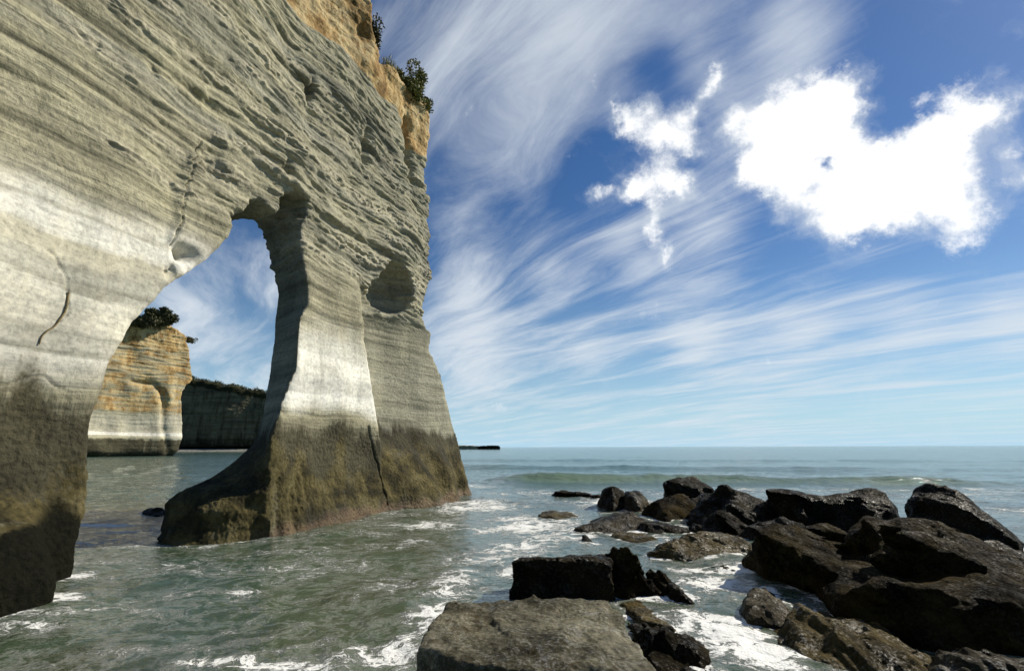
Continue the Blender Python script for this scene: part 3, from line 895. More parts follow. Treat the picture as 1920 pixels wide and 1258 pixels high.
def build_dark_cliff():
    """the shaded cliff that closes the bay"""
    O = PY(430, 842, 400)[:2]
    D = unit((1.0, .10)); N = np.array((D[1], -D[0]))
    pp = lambda x, y: pix_plane(O, D, N, x, y)
    h = 1.9
    s = np.arange(-150, 120, h); v = np.arange(-40, 10, h); z = np.arange(-4, 80, h)
    S2, Z2 = np.meshgrid(s, z, indexing='ij')
    vf = 4 * gnoise(S2 / 30, Z2 / 60, 0, 62) + 2.0 * gnoise(S2 / 11, Z2 / 14, 0, 63) - .18 * np.clip(Z2, 0, 60) - 2.5 * (1 - sstep(Z2, 2, 9))
    tops = np.array([pp(*q) for q in [(150, 690), (330, 704), (372, 713), (400, 720), (440, 726), (480, 731), (520, 736), (640, 760)]])
    tz = np.interp(s, tops[:, 0], tops[:, 1]) + 1.6 * gnoise(s / 9, 0, 0, 64) + 1.0 * gnoise(s / 3.5, 0, 0, 79)
    f = np.maximum(v[None, :, None] - vf[:, None, :], -36 - v[None, :, None])
    f = smax(f, z[None, None, :] - tz[:, None, None], 2.0).astype(np.float32)
    f[0] = .5; f[-1] = .5; f[:, 0] = .5; f[:, -1] = .5; f[:, :, 0] = .5; f[:, :, -1] = .5
    ve, qu = surface_nets(f, (s[0], v[0], z[0]), h)
    me = subdivided(mesh_from('bay_cliff', ve, qu), 2)
    co = coords(me); no = normals(me)
    s_, v_, z_ = co.T
    d = .9 * fbm(s_ / 12, v_ / 12, z_ / 2.2, 4, 65) + .7 * fbm(s_ / 4, v_ / 4, z_ / 4, 4, 66)
    co = co + no * d[:, None]
    tp = np.interp(s_, s, tz)
    veg = np.maximum(sstep(z_ - tp, -8, -3), .42 * sstep(gnoise(s_ / 16, v_ / 16, z_ / 9, 67), -.2, .5))
    for k, val in dict(white=.22 * sstep(gnoise(s_ / 20, 0, z_ / 3, 68), 0, .6), grey=1 + 0 * s_, nodule=0 * s_, wet=.38 + .4 * (1 - sstep(z_, 3, 14)), black=.75 * (1 - sstep(z_, 2, 7)), tide=0 * s_,  # wet over the whole height puts the cliff's shade into its colour
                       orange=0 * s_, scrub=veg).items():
        set_attr(me, k, np.clip(val, 0, 1))
    xy = O[None, :] + np.outer(co[:, 0], D) + np.outer(co[:, 1], N)
    set_coords(me, np.column_stack((xy, co[:, 2])))
    me.flip_normals()
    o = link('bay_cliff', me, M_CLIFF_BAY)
    tag(o, 'dark shaded cliff with scrub on top, far behind the arch', 'cliff')
    # shingle at its foot
    n = 90
    xs = np.linspace(-95, 60, n); ys = np.linspace(0, 1, 9)
    prof = np.array([-.6, .15, .6, 1.0, 1.25, 1.5, 1.7, 1.8, 1.8])
    vv = []
    for x in xs:
        for k, y in enumerate(ys):
            vv.append((O[0] + x * D[0] + N[0] * (16 - 14 * y), O[1] + x * D[1] + N[1] * (16 - 14 * y), prof[k] + .25 * float(gnoise(x / 3, y * 4, 0, 69))))
    q = [(i * 9 + j, (i + 1) * 9 + j, (i + 1) * 9 + j + 1, i * 9 + j + 1) for i in range(n - 1) for j in range(8)]
    me = subdivided(mesh_from('shingle_beach', np.array(vv), np.array(q)), 2)
    mt = mat_rock('pale_shingle', (.12, .12, .10), (.36, .35, .31), .7, .9, (0, 0, 1), .2, .6)
    tag(link('shingle_beach', me, mt), kind='structure')
    return O, D, N, s, tz


def rock_mesh(name, hulls, n=34, rough=.06, seed=0, lay=.05, axis=(.5, .15, .85), k=.04, sub=1, fine=.012, block=1.0):
    """union of convex lumps, worn and layered; hulls are lists of world points"""
    allp = np.vstack(hulls)
    lo, hi = allp.min(0), allp.max(0)
    size = (hi - lo).max()
    h = max(size / n, .012)
    pad = 3 * h + rough
    ax = [np.arange(lo[i] - pad, hi[i] + pad + h, h) for i in range(3)]
    X, Y, Z = np.meshgrid(*ax, indexing='ij')
    a = unit(axis)
    t = a[0] * X + a[1] * Y + a[2] * Z
    b = unit(np.cross(a, (0.3, 1, .1))); c = np.cross(a, b)
    ub = b[0] * X + b[1] * Y + b[2] * Z; uc = c[0] * X + c[1] * Y + c[2] * Z
    f = None
    for hp in hulls:
        e = np.full(X.shape, -1e9)
        for (p, q, r, d) in hull_sdf(hp):
            e = smax(e, p * X + q * Y + r * Z - d, .015 * min(1, size))
        f = e if f is None else smin(f, e, k)
    L = max(size, .3)
    # sharp worn ridges, and grooves along the bedding
    f = f - 2.0 * rough * (fbm(X / (.36 * L), Y / (.36 * L), Z / (.36 * L), 4, seed, .5, True) - .45)
    f = f + 2.0 * lay * (fbm(ub / (.6 * L), uc / (.6 * L), t / (.13 * L), 4, seed + 5, .55, True) - .50)
    # blocks that have spalled off along the joints
    for (cs, ct, am, sd) in ((.34, .16, 1.0, 1), (.16, .07, .55, 2)):
        wb = .35 * cs * L
        gb = ub + wb * gnoise(X / (.4 * L), Y / (.4 * L), Z / (.4 * L), seed + 30 + sd)
        gt = t + .5 * wb * gnoise(X / (.5 * L), Y / (.5 * L), Z / (.5 * L), seed + 40 + sd)
        ib = np.floor(gb / (cs * L)).astype(int); it = np.floor(gt / (ct * L)).astype(int); ic = np.floor((uc + .4 * gb) / (1.2 * cs * L)).astype(int)
        cell = ((ib * 73856093) ^ (it * 19349663) ^ (ic * 83492791) ^ (seed * 7919)) % 997 / 997.0
        f = f + am * block * (rough + lay) * (cell - .35)
    f[0] = .5; f[-1] = .5; f[:, 0] = .5; f[:, -1] = .5; f[:, :, 0] = .5; f[:, :, -1] = .5
    ve, qu = surface_nets(f.astype(np.float32), lo - pad, h)
    me = subdivided(mesh_from(name, ve, qu), sub)
    co = coords(me); no = normals(me)
    x, y, z = co.T
    tt = co @ a; bb = co @ b; cc = co @ c
    d = fine * 1.7 * fbm(x / .16, y / .16, z / .16, 4, seed + 9) + fine * 1.8 * fbm(bb / .5, cc / .5, tt / .06, 3, seed + 12)
    set_coords(me, co + no * d[:, None])
    return me


def drop(pts, z=-.5, grow=1.08):
    pts = np.array(pts)
    c = pts.mean(0)
    low = (pts - c) * grow + c
    low[:, 2] = z
    return np.vstack((pts, low))


def lump(top, base=None, z=-.5, grow=1.08, steep=.45):
    """top: (px, py, distance ahead); base: waterline pixels or world points"""
    if base is None:
        return drop([PY(*q) for q in top], z, grow)
    b = [W(*q) if len(q) == 2 else np.array((q[0], q[1], 0.0)) for q in base]
    # fronts stand steeply over their nearest waterline
    bx = np.array([q[0] for q in base]); by = np.array([p[1] for p in b])
    t = []
    for (px, py, Y) in top:
        yb = np.min(by + .012 * by * np.abs(bx - px) / 6)
        t.append(PY(px, py, yb + .25 + (Y - yb) * steep if Y > yb else Y))
    b2 = [np.array((p[0], p[1], z)) for p in b]
    return np.vstack((t, b, b2))


def rock(label, hulls, mat, name='boulder', **kw):
    me = rock_mesh(name, hulls, **kw)
    o = link(name, me, mat)
    tag(o, label, 'rock', 'wet rocks at the water edge')
    # footprint for the foam
    co = coords(me)
    ring = co[np.abs(co[:, 2]) < .10]
    if len(ring):
        FOOT.append(ring[:: max(1, len(ring) // 60), :2])
    return o


FOOT = []


def PZ(px, py, z):
    return W(px, py, z)


def build_rocks():
    S = 100
    # the grey slab at our feet
    top = [(845, 1124, .85), (1138, 1120, .85), (1168, 1146, .84), (1190, 1198, .82), (1232, 1248, .80), (1228, 1262, .78), (1000, 1256, .80), (868, 1242, .80), (774, 1213, .78), (818, 1170, .84)]
    rock('broad flat grey brown slab filling the bottom edge of the photo', [drop([PZ(*q) for q in top], -.5, 1.02)], M_SLAB, 'slab_rock', n=60, rough=.035, lay=.012, axis=(.05, .03, 1), seed=S, sub=2, block=.35)
    rock('dark squared block with a flat top just behind the grey slab', [lump([(958, 1052, 9.0), (1010, 1046, 9.05), (1110, 1044, 9.1), (1150, 1052, 9.0), (975, 1041, 9.9), (1140, 1040, 9.9)], z=-.5, grow=1.04)], M_DARK, 'block_rock', n=44, rough=.03, lay=.018, axis=(.1, 0, 1), seed=S + 1)
    rock('upright pointed shard with a lit right side, leaning on the dark block', [lump([(1136, 1036, 9.6), (1156, 1027, 9.4), (1180, 1031, 9.2), (1200, 1064, 9.2)], [(1138, 1128), (1170, 1135), (1236, 1120), (1215, 1095), (1150, 1095)])], M_BROWN, 'shard_rock', n=40, rough=.03, lay=.04, axis=(.8, .1, .55), seed=S + 2)
    rock('thin leaning shard, middle one of the three shards in a row', [lump([(1216, 1062, 9.7), (1236, 1061, 9.5), (1262, 1094, 9.2)], [(1200, 1128), (1262, 1130), (1272, 1112), (1220, 1098)])], M_BROWN, 'shard_rock', n=34, rough=.025, lay=.03, axis=(.8, .1, .55), seed=S + 3)
    rock('lowest black shard sloping down into the water right of the other shards', [lump([(1256, 1088, 9.2), (1270, 1097, 9.1), (1288, 1118, 8.9)], [(1250, 1134), (1302, 1141), (1296, 1122), (1262, 1108)])], M_DARK, 'shard_rock', n=30, rough=.025, lay=.03, axis=(.8, .1, .55), seed=S + 4)
    rock('low brown tongue of rock between the slab and the shards', [lump([(1166, 1126, 8.6), (1190, 1130, 8.6), (1225, 1156, 8.0), (1262, 1180, 7.5), (1205, 1165, 7.7)], [(1160, 1140), (1185, 1172), (1230, 1192), (1275, 1190), (1250, 1160), (1205, 1130)])], M_OLIVE, n=40, rough=.03, lay=.03, axis=(.3, .3, .9), seed=S + 5)
    rock('small wet ledge with foam running over it below the shards', [lump([(1200, 1128, 8.9), (1235, 1130, 8.9), (1256, 1150, 8.4), (1250, 1158, 8.2)], [(1195, 1132), (1250, 1168), (1268, 1160), (1240, 1128)])], M_OLIVE, n=30, rough=.02, lay=.02, seed=S + 6)
    rock('knobbly black wet rock wedged along the right side of the slab', [lump([(1190, 1172, 7.5), (1212, 1176, 7.4), (1250, 1182, 7.3), (1290, 1212, 6.9), (1322, 1245, 6.5), (1300, 1262, 6.2), (1238, 1240, 6.4)], [(1185, 1180), (1262, 1186), (1315, 1215), (1352, 1262), (1330, 1300), (1230, 1300)])], M_DARK, n=46, rough=.07, lay=.05, axis=(.7, -.3, .6), seed=S + 7, k=.02)
    rock('rounded olive brown boulder facing the light in the middle of the rocks', [lump([(1240, 1018, 12.9), (1262, 1008, 13.2), (1300, 998, 13.6), (1345, 995, 13.7), (1395, 1008, 13.4), (1408, 1020, 12.8), (1272, 1026, 12.3)], [(1212, 1044), (1262, 1058), (1300, 1055), (1390, 1048), (1420, 1040), (1400, 1018), (1260, 1012)])], M_OLIVE, n=46, rough=.05, lay=.03, axis=(.5, .3, .8), seed=S + 8)
    rock('flat grey topped wedge pointing left into the surf', [lump([(1080, 991, 16.2), (1100, 980, 16.6), (1150, 962, 17.6), (1186, 956, 18), (1218, 972, 16.8), (1200, 976, 16.4), (1120, 984, 16.2)], [(1074, 994), (1120, 1001), (1190, 1000), (1225, 990), (1190, 968), (1110, 976)])], M_FLAT, n=46, rough=.05, lay=.03, axis=(.15, -.1, 1), seed=S + 9)
    rock('dark flat wedge just right of the grey topped wedge', [lump([(1195, 980, 16.2), (1225, 979, 16.3), (1270, 988, 15.8), (1292, 995, 15.6), (1240, 986, 15.6)], [(1190, 1004), (1240, 1008), (1298, 1004), (1300, 990), (1210, 982)])], M_DARK, n=36, rough=.04, lay=.03, seed=S + 10)
    rock('low wet rock awash in front of the flat wedges', [lump([(1146, 1002, 14.8), (1165, 998, 15), (1225, 1004, 14.6), (1240, 1014, 14.0), (1190, 1012, 14.0)], [(1138, 1010), (1170, 1024), (1230, 1032), (1250, 1020), (1220, 1002), (1160, 998)])], M_OLIVE, n=36, rough=.04, lay=.03, seed=S + 11)
    rock('small dark pointed rock awash at the left of the low wet rock', [lump([(1090, 1004, 14.6), (1097, 1003, 14.6), (1108, 1014, 14.3)], [(1088, 1022), (1100, 1027), (1118, 1024), (1105, 1008)])], M_DARK, n=24, rough=.02, lay=.02, seed=S + 12)
    rock('thin dark reef breaking the surface farthest out left of the boulders', [lump([(1040, 922, 27), (1065, 921, 27.2), (1108, 927, 26.5)], [(1034, 930), (1070, 932), (1112, 931), (1100, 927), (1050, 927)])], M_DARK, n=34, rough=.06, lay=.04, axis=(.1, 0, 1), seed=S + 13)
    rock('small flat reef tip between the thin reef and the dark domed rock', [lump([(1112, 926, 26), (1128, 925, 26)], [(1108, 932), (1130, 933), (1134, 929), (1112, 928)])], M_DARK, n=20, rough=.04, lay=.03, seed=S + 14)
    rock('low flat rock awash on its own in the foam', [lump([(1015, 959, 20.6), (1045, 957, 20.8), (1070, 962, 20.2), (1082, 964, 20)], [(1010, 968), (1045, 972), (1086, 968), (1070, 959), (1020, 959)])], M_OLIVE, n=34, rough=.05, lay=.03, axis=(.1, 0, 1), seed=S + 15)
    rock('dark domed rock at the left end of the far boulders', [lump([(1132, 922, 22.3), (1152, 911, 22.6), (1168, 917, 22.3), (1174, 935, 21.6), (1125, 940, 21.9)], [(1120, 952), (1150, 962), (1178, 958), (1172, 940), (1130, 938)])], M_DARK, n=34, rough=.07, lay=.04, seed=S + 16)
    rock('glinting ribbed rock whose right side shines beside the dark dome', [lump([(1170, 914, 22.6), (1186, 909, 22.8), (1196, 918, 22.4), (1208, 936, 21.8), (1172, 940, 21.6)], [(1168, 960), (1200, 968), (1218, 955), (1212, 940), (1175, 938)])], M_FLAT, n=36, rough=.06, lay=.09, axis=(.75, .1, .6), seed=S + 17)
    rock('sharp dark peak standing highest at the back of the middle boulders', [lump([(1245, 905, 21.5), (1260, 899, 21.7), (1297, 886, 22.2), (1312, 900, 21.8), (1335, 918, 21.4)], [(1240, 950), (1290, 958), (1350, 952), (1335, 935), (1250, 935)])], M_DARK, n=40, rough=.07, lay=.07, axis=(.6, .1, .7), seed=S + 18)
    rock('ribbed dark rock leaning up in front of the sharp peak', [lump([(1215, 935, 19.6), (1230, 926, 19.9), (1262, 915, 20.3), (1280, 918, 20), (1300, 940, 19.4)], [(1200, 972), (1250, 985), (1320, 975), (1310, 950), (1220, 955)])], M_BROWN, n=42, rough=.09, lay=.09, axis=(.6, .1, .7), seed=S + 19)
    rock('broad black boulder with one pointed top, sloping down to the right', [lump([(1310, 930, 18), (1345, 915, 18.3), (1362, 906, 18.6), (1385, 912, 18.4), (1425, 930, 18), (1462, 955, 17.4), (1475, 968, 17)], [(1290, 988), (1380, 1005), (1480, 1000), (1490, 985), (1420, 965), (1320, 960)])], M_DARK, n=48, rough=.10, lay=.08, axis=(.6, .1, .7), seed=S + 20)
    rock('black peaked rock with bright ribs in front of the broad black boulder', [lump([(1320, 965, 16), (1345, 954, 16.3), (1372, 944, 16.6), (1392, 956, 16.2), (1415, 975, 15.6)], [(1280, 1000), (1350, 1012), (1430, 1012), (1430, 995), (1330, 985)])], M_DARK, n=42, rough=.08, lay=.09, axis=(.7, .1, .6), seed=S + 21)
    rock('long black boulder with a sagging top line, second highest at the right', [lump([(1436, 920, 16.6), (1458, 917, 16.8), (1480, 927, 16.6), (1515, 930, 16.5), (1510, 936, 15.8)], [(1432, 985), (1520, 1000), (1520, 975), (1440, 965)]), lump([(1500, 930, 16.5), (1560, 929, 16.6), (1600, 925, 16.6), (1633, 912, 16.7), (1656, 920, 16.4), (1677, 955, 15.6)], [(1490, 995), (1600, 1005), (1690, 990), (1690, 975), (1500, 972)])], M_DARK, n=56, rough=.08, lay=.06, axis=(.2, .2, .9), seed=S + 22)
    rock('tall black rock with the highest top, right of the whole group', [lump([(1697, 955, 12.6), (1718, 918, 12.9), (1742, 905, 13.1), (1785, 922, 13), (1808, 932, 12.9), (1834, 962, 12.5), (1872, 1010, 11.9), (1925, 1062, 11.2)], [(1690, 1040), (1800, 1080), (1940, 1092), (1990, 1085), (1880, 1020), (1710, 1000)])], M_DARK, n=58, rough=.08, lay=.06, axis=(.65, .1, .65), seed=S + 23)
    big = [lump([(1606, 985, 9.7), (1640, 966, 9.9), (1725, 957, 10.0), (1760, 966, 9.9), (1825, 1002, 9.6), (1870, 1040, 9.3), (1925, 1085, 8.8)], [(1600, 1085), (1700, 1100), (1900, 1130), (2050, 1150), (2000, 1100), (1750, 1040), (1620, 1040)], steep=1),
           lump([(1650, 990, 9.0), (1720, 986, 9.0), (1775, 1005, 8.9), (1830, 1045, 8.6), (1900, 1085, 8.2)], [(1640, 1110), (1760, 1130), (1960, 1160), (1990, 1120), (1800, 1060), (1660, 1060)], steep=1),
           lump([(1420, 1002, 10.2), (1450, 985, 10.5), (1478, 974, 10.6), (1500, 990, 10.2), (1545, 1030, 9.4), (1600, 1066, 8.8), (1640, 1085, 8.5)], [(1388, 1062), (1420, 1090), (1560, 1130), (1680, 1140), (1660, 1090), (1500, 1050), (1430, 1040)], steep=1),
           lump([(1560, 1096, 7.9), (1640, 1107, 7.5), (1720, 1092, 7.35), (1800, 1096, 7.25), (1925, 1112, 7.1), (1925, 1090, 8.0), (1700, 1086, 8.3), (1560, 1090, 8.5)], [(1540, 1135), (1620, 1180), (1760, 1215), (1960, 1225), (2060, 1180), (1960, 1130), (1600, 1120)], steep=1),
           lump([(1470, 1030, 10.0), (1530, 1042, 9.8), (1600, 1050, 9.6), (1680, 1050, 9.4), (1600, 1088, 8.4), (1720, 1096, 8.0), (1850, 1100, 8.0), (1920, 1100, 8.0)], [(1450, 1080), (1540, 1130), (1700, 1160), (1920, 1170), (1960, 1110), (1600, 1060)], steep=1),
           lump([(1700, 1082, 8.3), (1790, 1058, 8.6), (1850, 1062, 8.4), (1920, 1092, 8.0)], [(1680, 1150), (1920, 1170), (1940, 1120), (1720, 1110)], steep=1)]
    rock('largest brown boulder, layered and hollowed, filling the right side', big, M_BROWN, n=92, rough=.08, lay=.15, axis=(-.25, -.25, .9), seed=S + 24, k=.10, sub=1, block=.8)
    rock('dark rounded rock sunk in the hollow behind the largest boulder', [lump([(1500, 986, 12.2), (1530, 979, 12.5), (1560, 982, 12.4), (1592, 1000, 12)], [(1490, 1030), (1560, 1040), (1610, 1030), (1590, 1010), (1510, 1010)])], M_BROWN, n=32, rough=.05, lay=.04, seed=S + 25)
    rock('low dark rock filling the gap between the broad black boulder and the largest boulder', [lump([(1405, 985, 14.4), (1440, 972, 14.8), (1490, 978, 14.4), (1520, 992, 13.8)], [(1380, 1012), (1440, 1022), (1530, 1018), (1540, 1000), (1420, 995)])], M_DARK, n=34, rough=.08, lay=.07, axis=(.6, .1, .7), seed=S + 33)
    rock('dark wedge rock showing between the sharp peak and the ribbed leaning rock', [lump([(1290, 935, 19.8), (1320, 922, 20.2), (1345, 930, 19.8), (1360, 950, 19.2)], [(1280, 968), (1330, 976), (1380, 970), (1370, 950), (1300, 948)])], M_DARK, n=34, rough=.08, lay=.08, axis=(.6, .1, .7), seed=S + 34)
    rock('flat tilted grey rock at the left end of the low foreground rocks', [lump([(1400, 1109, 8.6), (1432, 1101, 8.9), (1474, 1130, 8.3), (1472, 1150, 7.8), (1395, 1142, 7.9)], [(1380, 1150), (1400, 1180), (1480, 1190), (1500, 1150), (1440, 1110)])], M_FLAT, n=40, rough=.03, lay=.03, axis=(.3, .2, .9), seed=S + 26)
    rock('long brown foreground rock with diagonal ribs below the largest boulder', [lump([(1476, 1134, 8.0), (1510, 1146, 7.9), (1560, 1152, 7.8), (1622, 1165, 7.6), (1695, 1206, 7.0), (1735, 1238, 6.6), (1600, 1215, 6.8), (1480, 1195, 7.1)], [(1440, 1185), (1470, 1225), (1560, 1262), (1720, 1275), (1760, 1250), (1700, 1200), (1520, 1140)])], M_OLIVE, n=56, rough=.06, lay=.06, axis=(.75, -.2, .6), seed=S + 27)
    rock('ribbed black rock cut off by the bottom right corner', [lump([(1752, 1222, 6.3), (1795, 1211, 6.5), (1850, 1232, 6.3), (1930, 1246, 6.1), (1760, 1258, 5.8)], [(1735, 1255), (1760, 1300), (1960, 1300), (1960, 1262), (1800, 1228)])], M_FLAT, n=40, rough=.05, lay=.06, axis=(.75, -.1, .6), seed=S + 28)
    rock('small low rock ringed by foam below the olive boulder', [lump([(1318, 1068, 11.3), (1350, 1059, 11.8), (1380, 1066, 11.4), (1386, 1072, 11.1)], [(1312, 1076), (1350, 1084), (1392, 1080), (1375, 1064), (1330, 1064)])], M_BROWN, n=30, rough=.03, lay=.03, seed=S + 29)
    rock('small black rock in white foam at the right edge of the photo', [lump([(1908, 1036, 13.6), (1922, 1032, 13.8), (1940, 1036, 13.4)], [(1902, 1046), (1925, 1050), (1950, 1046), (1930, 1038)])], M_DARK, n=22, rough=.04, lay=.03, seed=S + 30)
    rock('low dark rock awash in the gap under the arch', [lump([(268, 955, 21.5), (285, 949, 21.8), (306, 956, 21.2)], [(258, 963), (290, 968), (316, 964), (300, 955)])], M_DARK, n=26, rough=.06, lay=.04, seed=S + 31)
    rock('tiny dark rock in the still water before the orange topped cliff', [lump([(178, 856, 95), (190, 854, 96), (198, 858, 95)], [(172, 861), (188, 862), (204, 861), (190, 858)], z=-1)], M_DARK, n=22, rough=.15, lay=.1, seed=S + 32)


def island(label, pts, Y, depth, mat, seed):
    top = [PY(x, y, Y) for x, y in pts] + [PY(x, y + .3, Y + depth) for x, y in pts]
    me = rock_mesh('reef_island', [drop(top, -2, 1.02)], n=60, rough=.5, lay=.4, axis=(0, 0, 1), seed=seed, k=.5, sub=1, fine=.1, block=.6)
    tag(link('reef_island', me, mat), label, 'island', 'low islands on the horizon')


build_stack()
BAY = build_dark_cliff()
build_rocks()
island('low pale scrubby point on the horizon right beside the arch foot', [(852, 835.0), (870, 834.6), (885, 835.6), (900, 837)], 640, 25, mat_rock('far_scrub', (.16, .15, .10), (.40, .36, .25), .7, .9, (0, 0, 1), .5, .1), 151)
island('low dark flat islet at the tip of the point on the horizon', [(896, 837.0), (910, 836.0), (934, 835.8), (937, 836.8)], 600, 18, M_DARK, 152)


# ------------------------------------------------------------------ the sea
def build_sea():
    ang = np.concatenate((np.arange(-180, -64, 4.0), np.linspace(-62, 56, 860), np.arange(60, 180, 4.0)))
    ang = np.radians(ang)
    r = [.4, 1.2, 2.2, 3.2, 4.0]
    while r[-1] < 62:
        r.append(r[-1] * 1.0062)
    while r[-1] < 22000:
        r.append(r[-1] * 1.022)
    r = np.array(r)
    na, nr = len(ang), len(r)
    A, RR = np.meshgrid(ang, r)
    X = RR * np.sin(A); Y = RR * np.cos(A)
    x = X.ravel(); y = Y.ravel(); rr = RR.ravel()
    # chop: many small wave trains
    wx = x + .5 * gnoise(x / 3.1, y / 3.1, 0, 70); wy = y + .5 * gnoise(x / 3.1, y / 3.1, 4, 71)
    zz = np.zeros_like(x)
    rg = np.random.default_rng(5)
    for lam, amp, cnt in ((9.0, .030, 4), (5.0, .024, 5), (2.8, .018, 7), (1.5, .011, 9), (.8, .006, 9), (.42, .003, 8)):
        att = 1 - sstep(lam / np.maximum(rr * .0062, .01), 6, 2.5) if False else sstep(lam / np.maximum(rr * .0062, .01), 2.5, 6)
        for _ in range(cnt):
            th = rg.normal(math.radians(215), .75)
            kx, ky = math.cos(th), math.sin(th)
            k = 2 * math.pi / (lam * rg.uniform(.75, 1.3))
            ph = rg.uniform(0, 6.28)
            q = np.sin(k * (kx * wx + ky * wy) + ph)
            zz += amp / math.sqrt(cnt) * 1.5 * att * (1 - np.abs(q)) * 1.3
    bay = np.clip(.35 + .65 * sstep(gnoise(x / 6, y / 6, 0, 72), -.5, .5), 0, 1)
    zz *= bay
    zz -= zz.mean()
    # a low swell about to break, and its followers
    crest = np.zeros_like(x)
    for (y0, hgt, wd, cx0, cx1) in ((39, .62, 2.2, -4, 75), (62, .42, 3.4, -30, 120), (98, .35, 5, -60, 200), (30, .16, 1.6, 3, 70)):
        yc = y0 - .16 * (x - 10) + 2.0 * gnoise(x / 14, 0, y0, 73)
        t = (y - yc)
        sh = np.where(t < 0, np.exp(-(t / (wd * .55)) ** 2), np.exp(-(t / (wd * 1.9)) ** 2))
        sp = sstep(x, cx0, cx0 + 6) * (1 - sstep(x, cx1 - 15, cx1)) * (.75 + .4 * gnoise(x / 9, 0, y0, 74)) * (1 - .8 * sstep(x, .55 * y0, .95 * y0))
        zz += hgt * sh * sp
        if y0 == 39:
            crest = np.maximum(crest, np.exp(-((t + wd * .45) / (wd * .5)) ** 2) * sp)
    # foam amount
    fo = np.zeros_like(x)

    def blob(px, py, rx, ry, g):
        c = W(px, py)
        nonlocal fo
        fo = np.maximum(fo, g * np.exp(-((x - c[0]) / rx) ** 2 - ((y - c[1]) / ry) ** 2))
    for args in [(900, 950, 2.6, 4.0, .62), (1000, 985, 2.6, 4.5, .66), (960, 1030, 1.6, 2.6, .58), (1120, 945, 2.2, 3.0, .62), (800, 985, 2.6, 2.0, .5), (720, 1020, 1.6, 1.4, .36),
                 (860, 1100, .8, 1.6, .66), (800, 1165, .55, .9, .82), (740, 1240, .9, .8, .72), (700, 1110, 1.4, 1.2, .42), (960, 1080, .6, 1.0, .6),
                 (1330, 1100, 1.0, 1.0, .66), (1290, 1170, .7, .8, .74), (1370, 1190, .6, .8, .95), (1430, 1235, .5, .6, 1.0), (1340, 1220, .35, .5, .8), (1330, 1075, 1.6, .5, .7),
                 (1210, 1020, 1.2, 1.4, .55), (1080, 1010, 1.0, 1.5, .6), (1905, 1035, 1.6, .9, .95), (1890, 960, 3, 3, .42),
                 (190, 985, 1.4, .45, 1.0), (225, 998, .9, .3, .8), (130, 1090, .35, .9, .75), (110, 1125, .5, .4, .72), (30, 1180, 1.2, .5, .62), (240, 1020, 2.5, 1.5, .5), (460, 1110, .5, .25, .62), (330, 1080, 2.2, 1.0, .36),
                 (250, 1225, 1.2, .4, .42), (400, 1245, .8, .25, .62), (520, 1255, .8, .25, .5), (620, 1262, 1.0, .3, .5), (560, 1120, 2.5, 1.2, .32), (150, 1150, 2.0, .6, .5),
                 (880, 912, 3, 2, .5), (1000, 925, 5, 2, .46), (1280, 975, 3, 3, .45), (600, 1200, 1.5, .6, .36)]:
        blob(*args)
    near = np.flatnonzero(rr < 45)
    pts = np.concatenate(FOOT)
    # distance to the nearest rock outline, by coarse buckets
    dm = np.full(len(near), 9.0)
    for c0 in range(0, len(pts), 40):
        pc = pts[c0:c0 + 40]
        dd = (x[near, None] - pc[None, :, 0]) ** 2 + (y[near, None] - pc[None, :, 1]) ** 2
        dm = np.minimum(dm, np.sqrt(dd.min(1)))
    wob = .5 + .5 * gnoise(x[near] / .6, y[near] / .6, 0, 75)
    fo[near] = np.maximum(fo[near], (.86 * np.exp(-dm / .16) * wob + .42 * np.exp(-dm / .6) * wob))
    sa = (x - FACE_O[0]) * FACE_D[0] + (y - FACE_O[1]) * FACE_D[1]
    va = (x - FACE_O[0]) * FACE_N[0] + (y - FACE_O[1]) * FACE_N[1]
    e = np.exp(-np.abs(va - .55) / .45) * sstep(sa, -1, 4) * (1 - sstep(sa, 14, 15)) * (.35 + .35 * gnoise(sa / 1.2, 0, 0, 76))
    fo = np.maximum(fo, e)
    fo = np.maximum(fo, .34 * sstep(y, 20, 25) * (1 - sstep(y, 30, 34)) * sstep(x, -3, 2))
    fo = np.maximum(fo, .30 * (1 - sstep(rr, 20, 34)))
    sand = np.exp(-((y - 21) / 2.2) ** 2) * (x < -9) * .8
    P = np.column_stack((x, y, zz))
    P = np.vstack((P, (0, 0, 0)))
    idx = np.arange(na * nr).reshape(nr, na)
    a = idx[:-1]; b = idx[1:]
    an = np.roll(a, -1, 1); bn = np.roll(b, -1, 1)
    q = np.stack((a, an, bn, b), -1).reshape(-1, 4)[:, ::-1]
    me = mesh_from('sea', P, q)
    bm = bmesh.new(); bm.from_mesh(me); bm.verts.ensure_lookup_table()
    c = bm.verts[na * nr]
    for i in range(na):
        bm.faces.new((c, bm.verts[(i + 1) % na], bm.verts[i])).smooth = True
    bmesh.ops.recalc_face_normals(bm, faces=bm.faces)
    bm.faces.ensure_lookup_table()
    bm.normal_update()
    if bm.faces[1000].normal.z < 0:
        bmesh.ops.reverse_faces(bm, faces=bm.faces)
    bm.to_mesh(me); bm.free()
    ap = lambda v: np.append(v, 0.0)
    set_attr(me, 'foam', ap(np.clip(fo, 0, 1.2)))
    set_attr(me, 'crest', ap(np.clip(crest, 0, 1) * .8))
    set_attr(me, 'sand', ap(sand))
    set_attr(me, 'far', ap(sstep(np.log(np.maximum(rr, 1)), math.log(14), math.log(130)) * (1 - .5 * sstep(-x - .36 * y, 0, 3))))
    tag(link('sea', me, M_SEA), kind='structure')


build_sea()


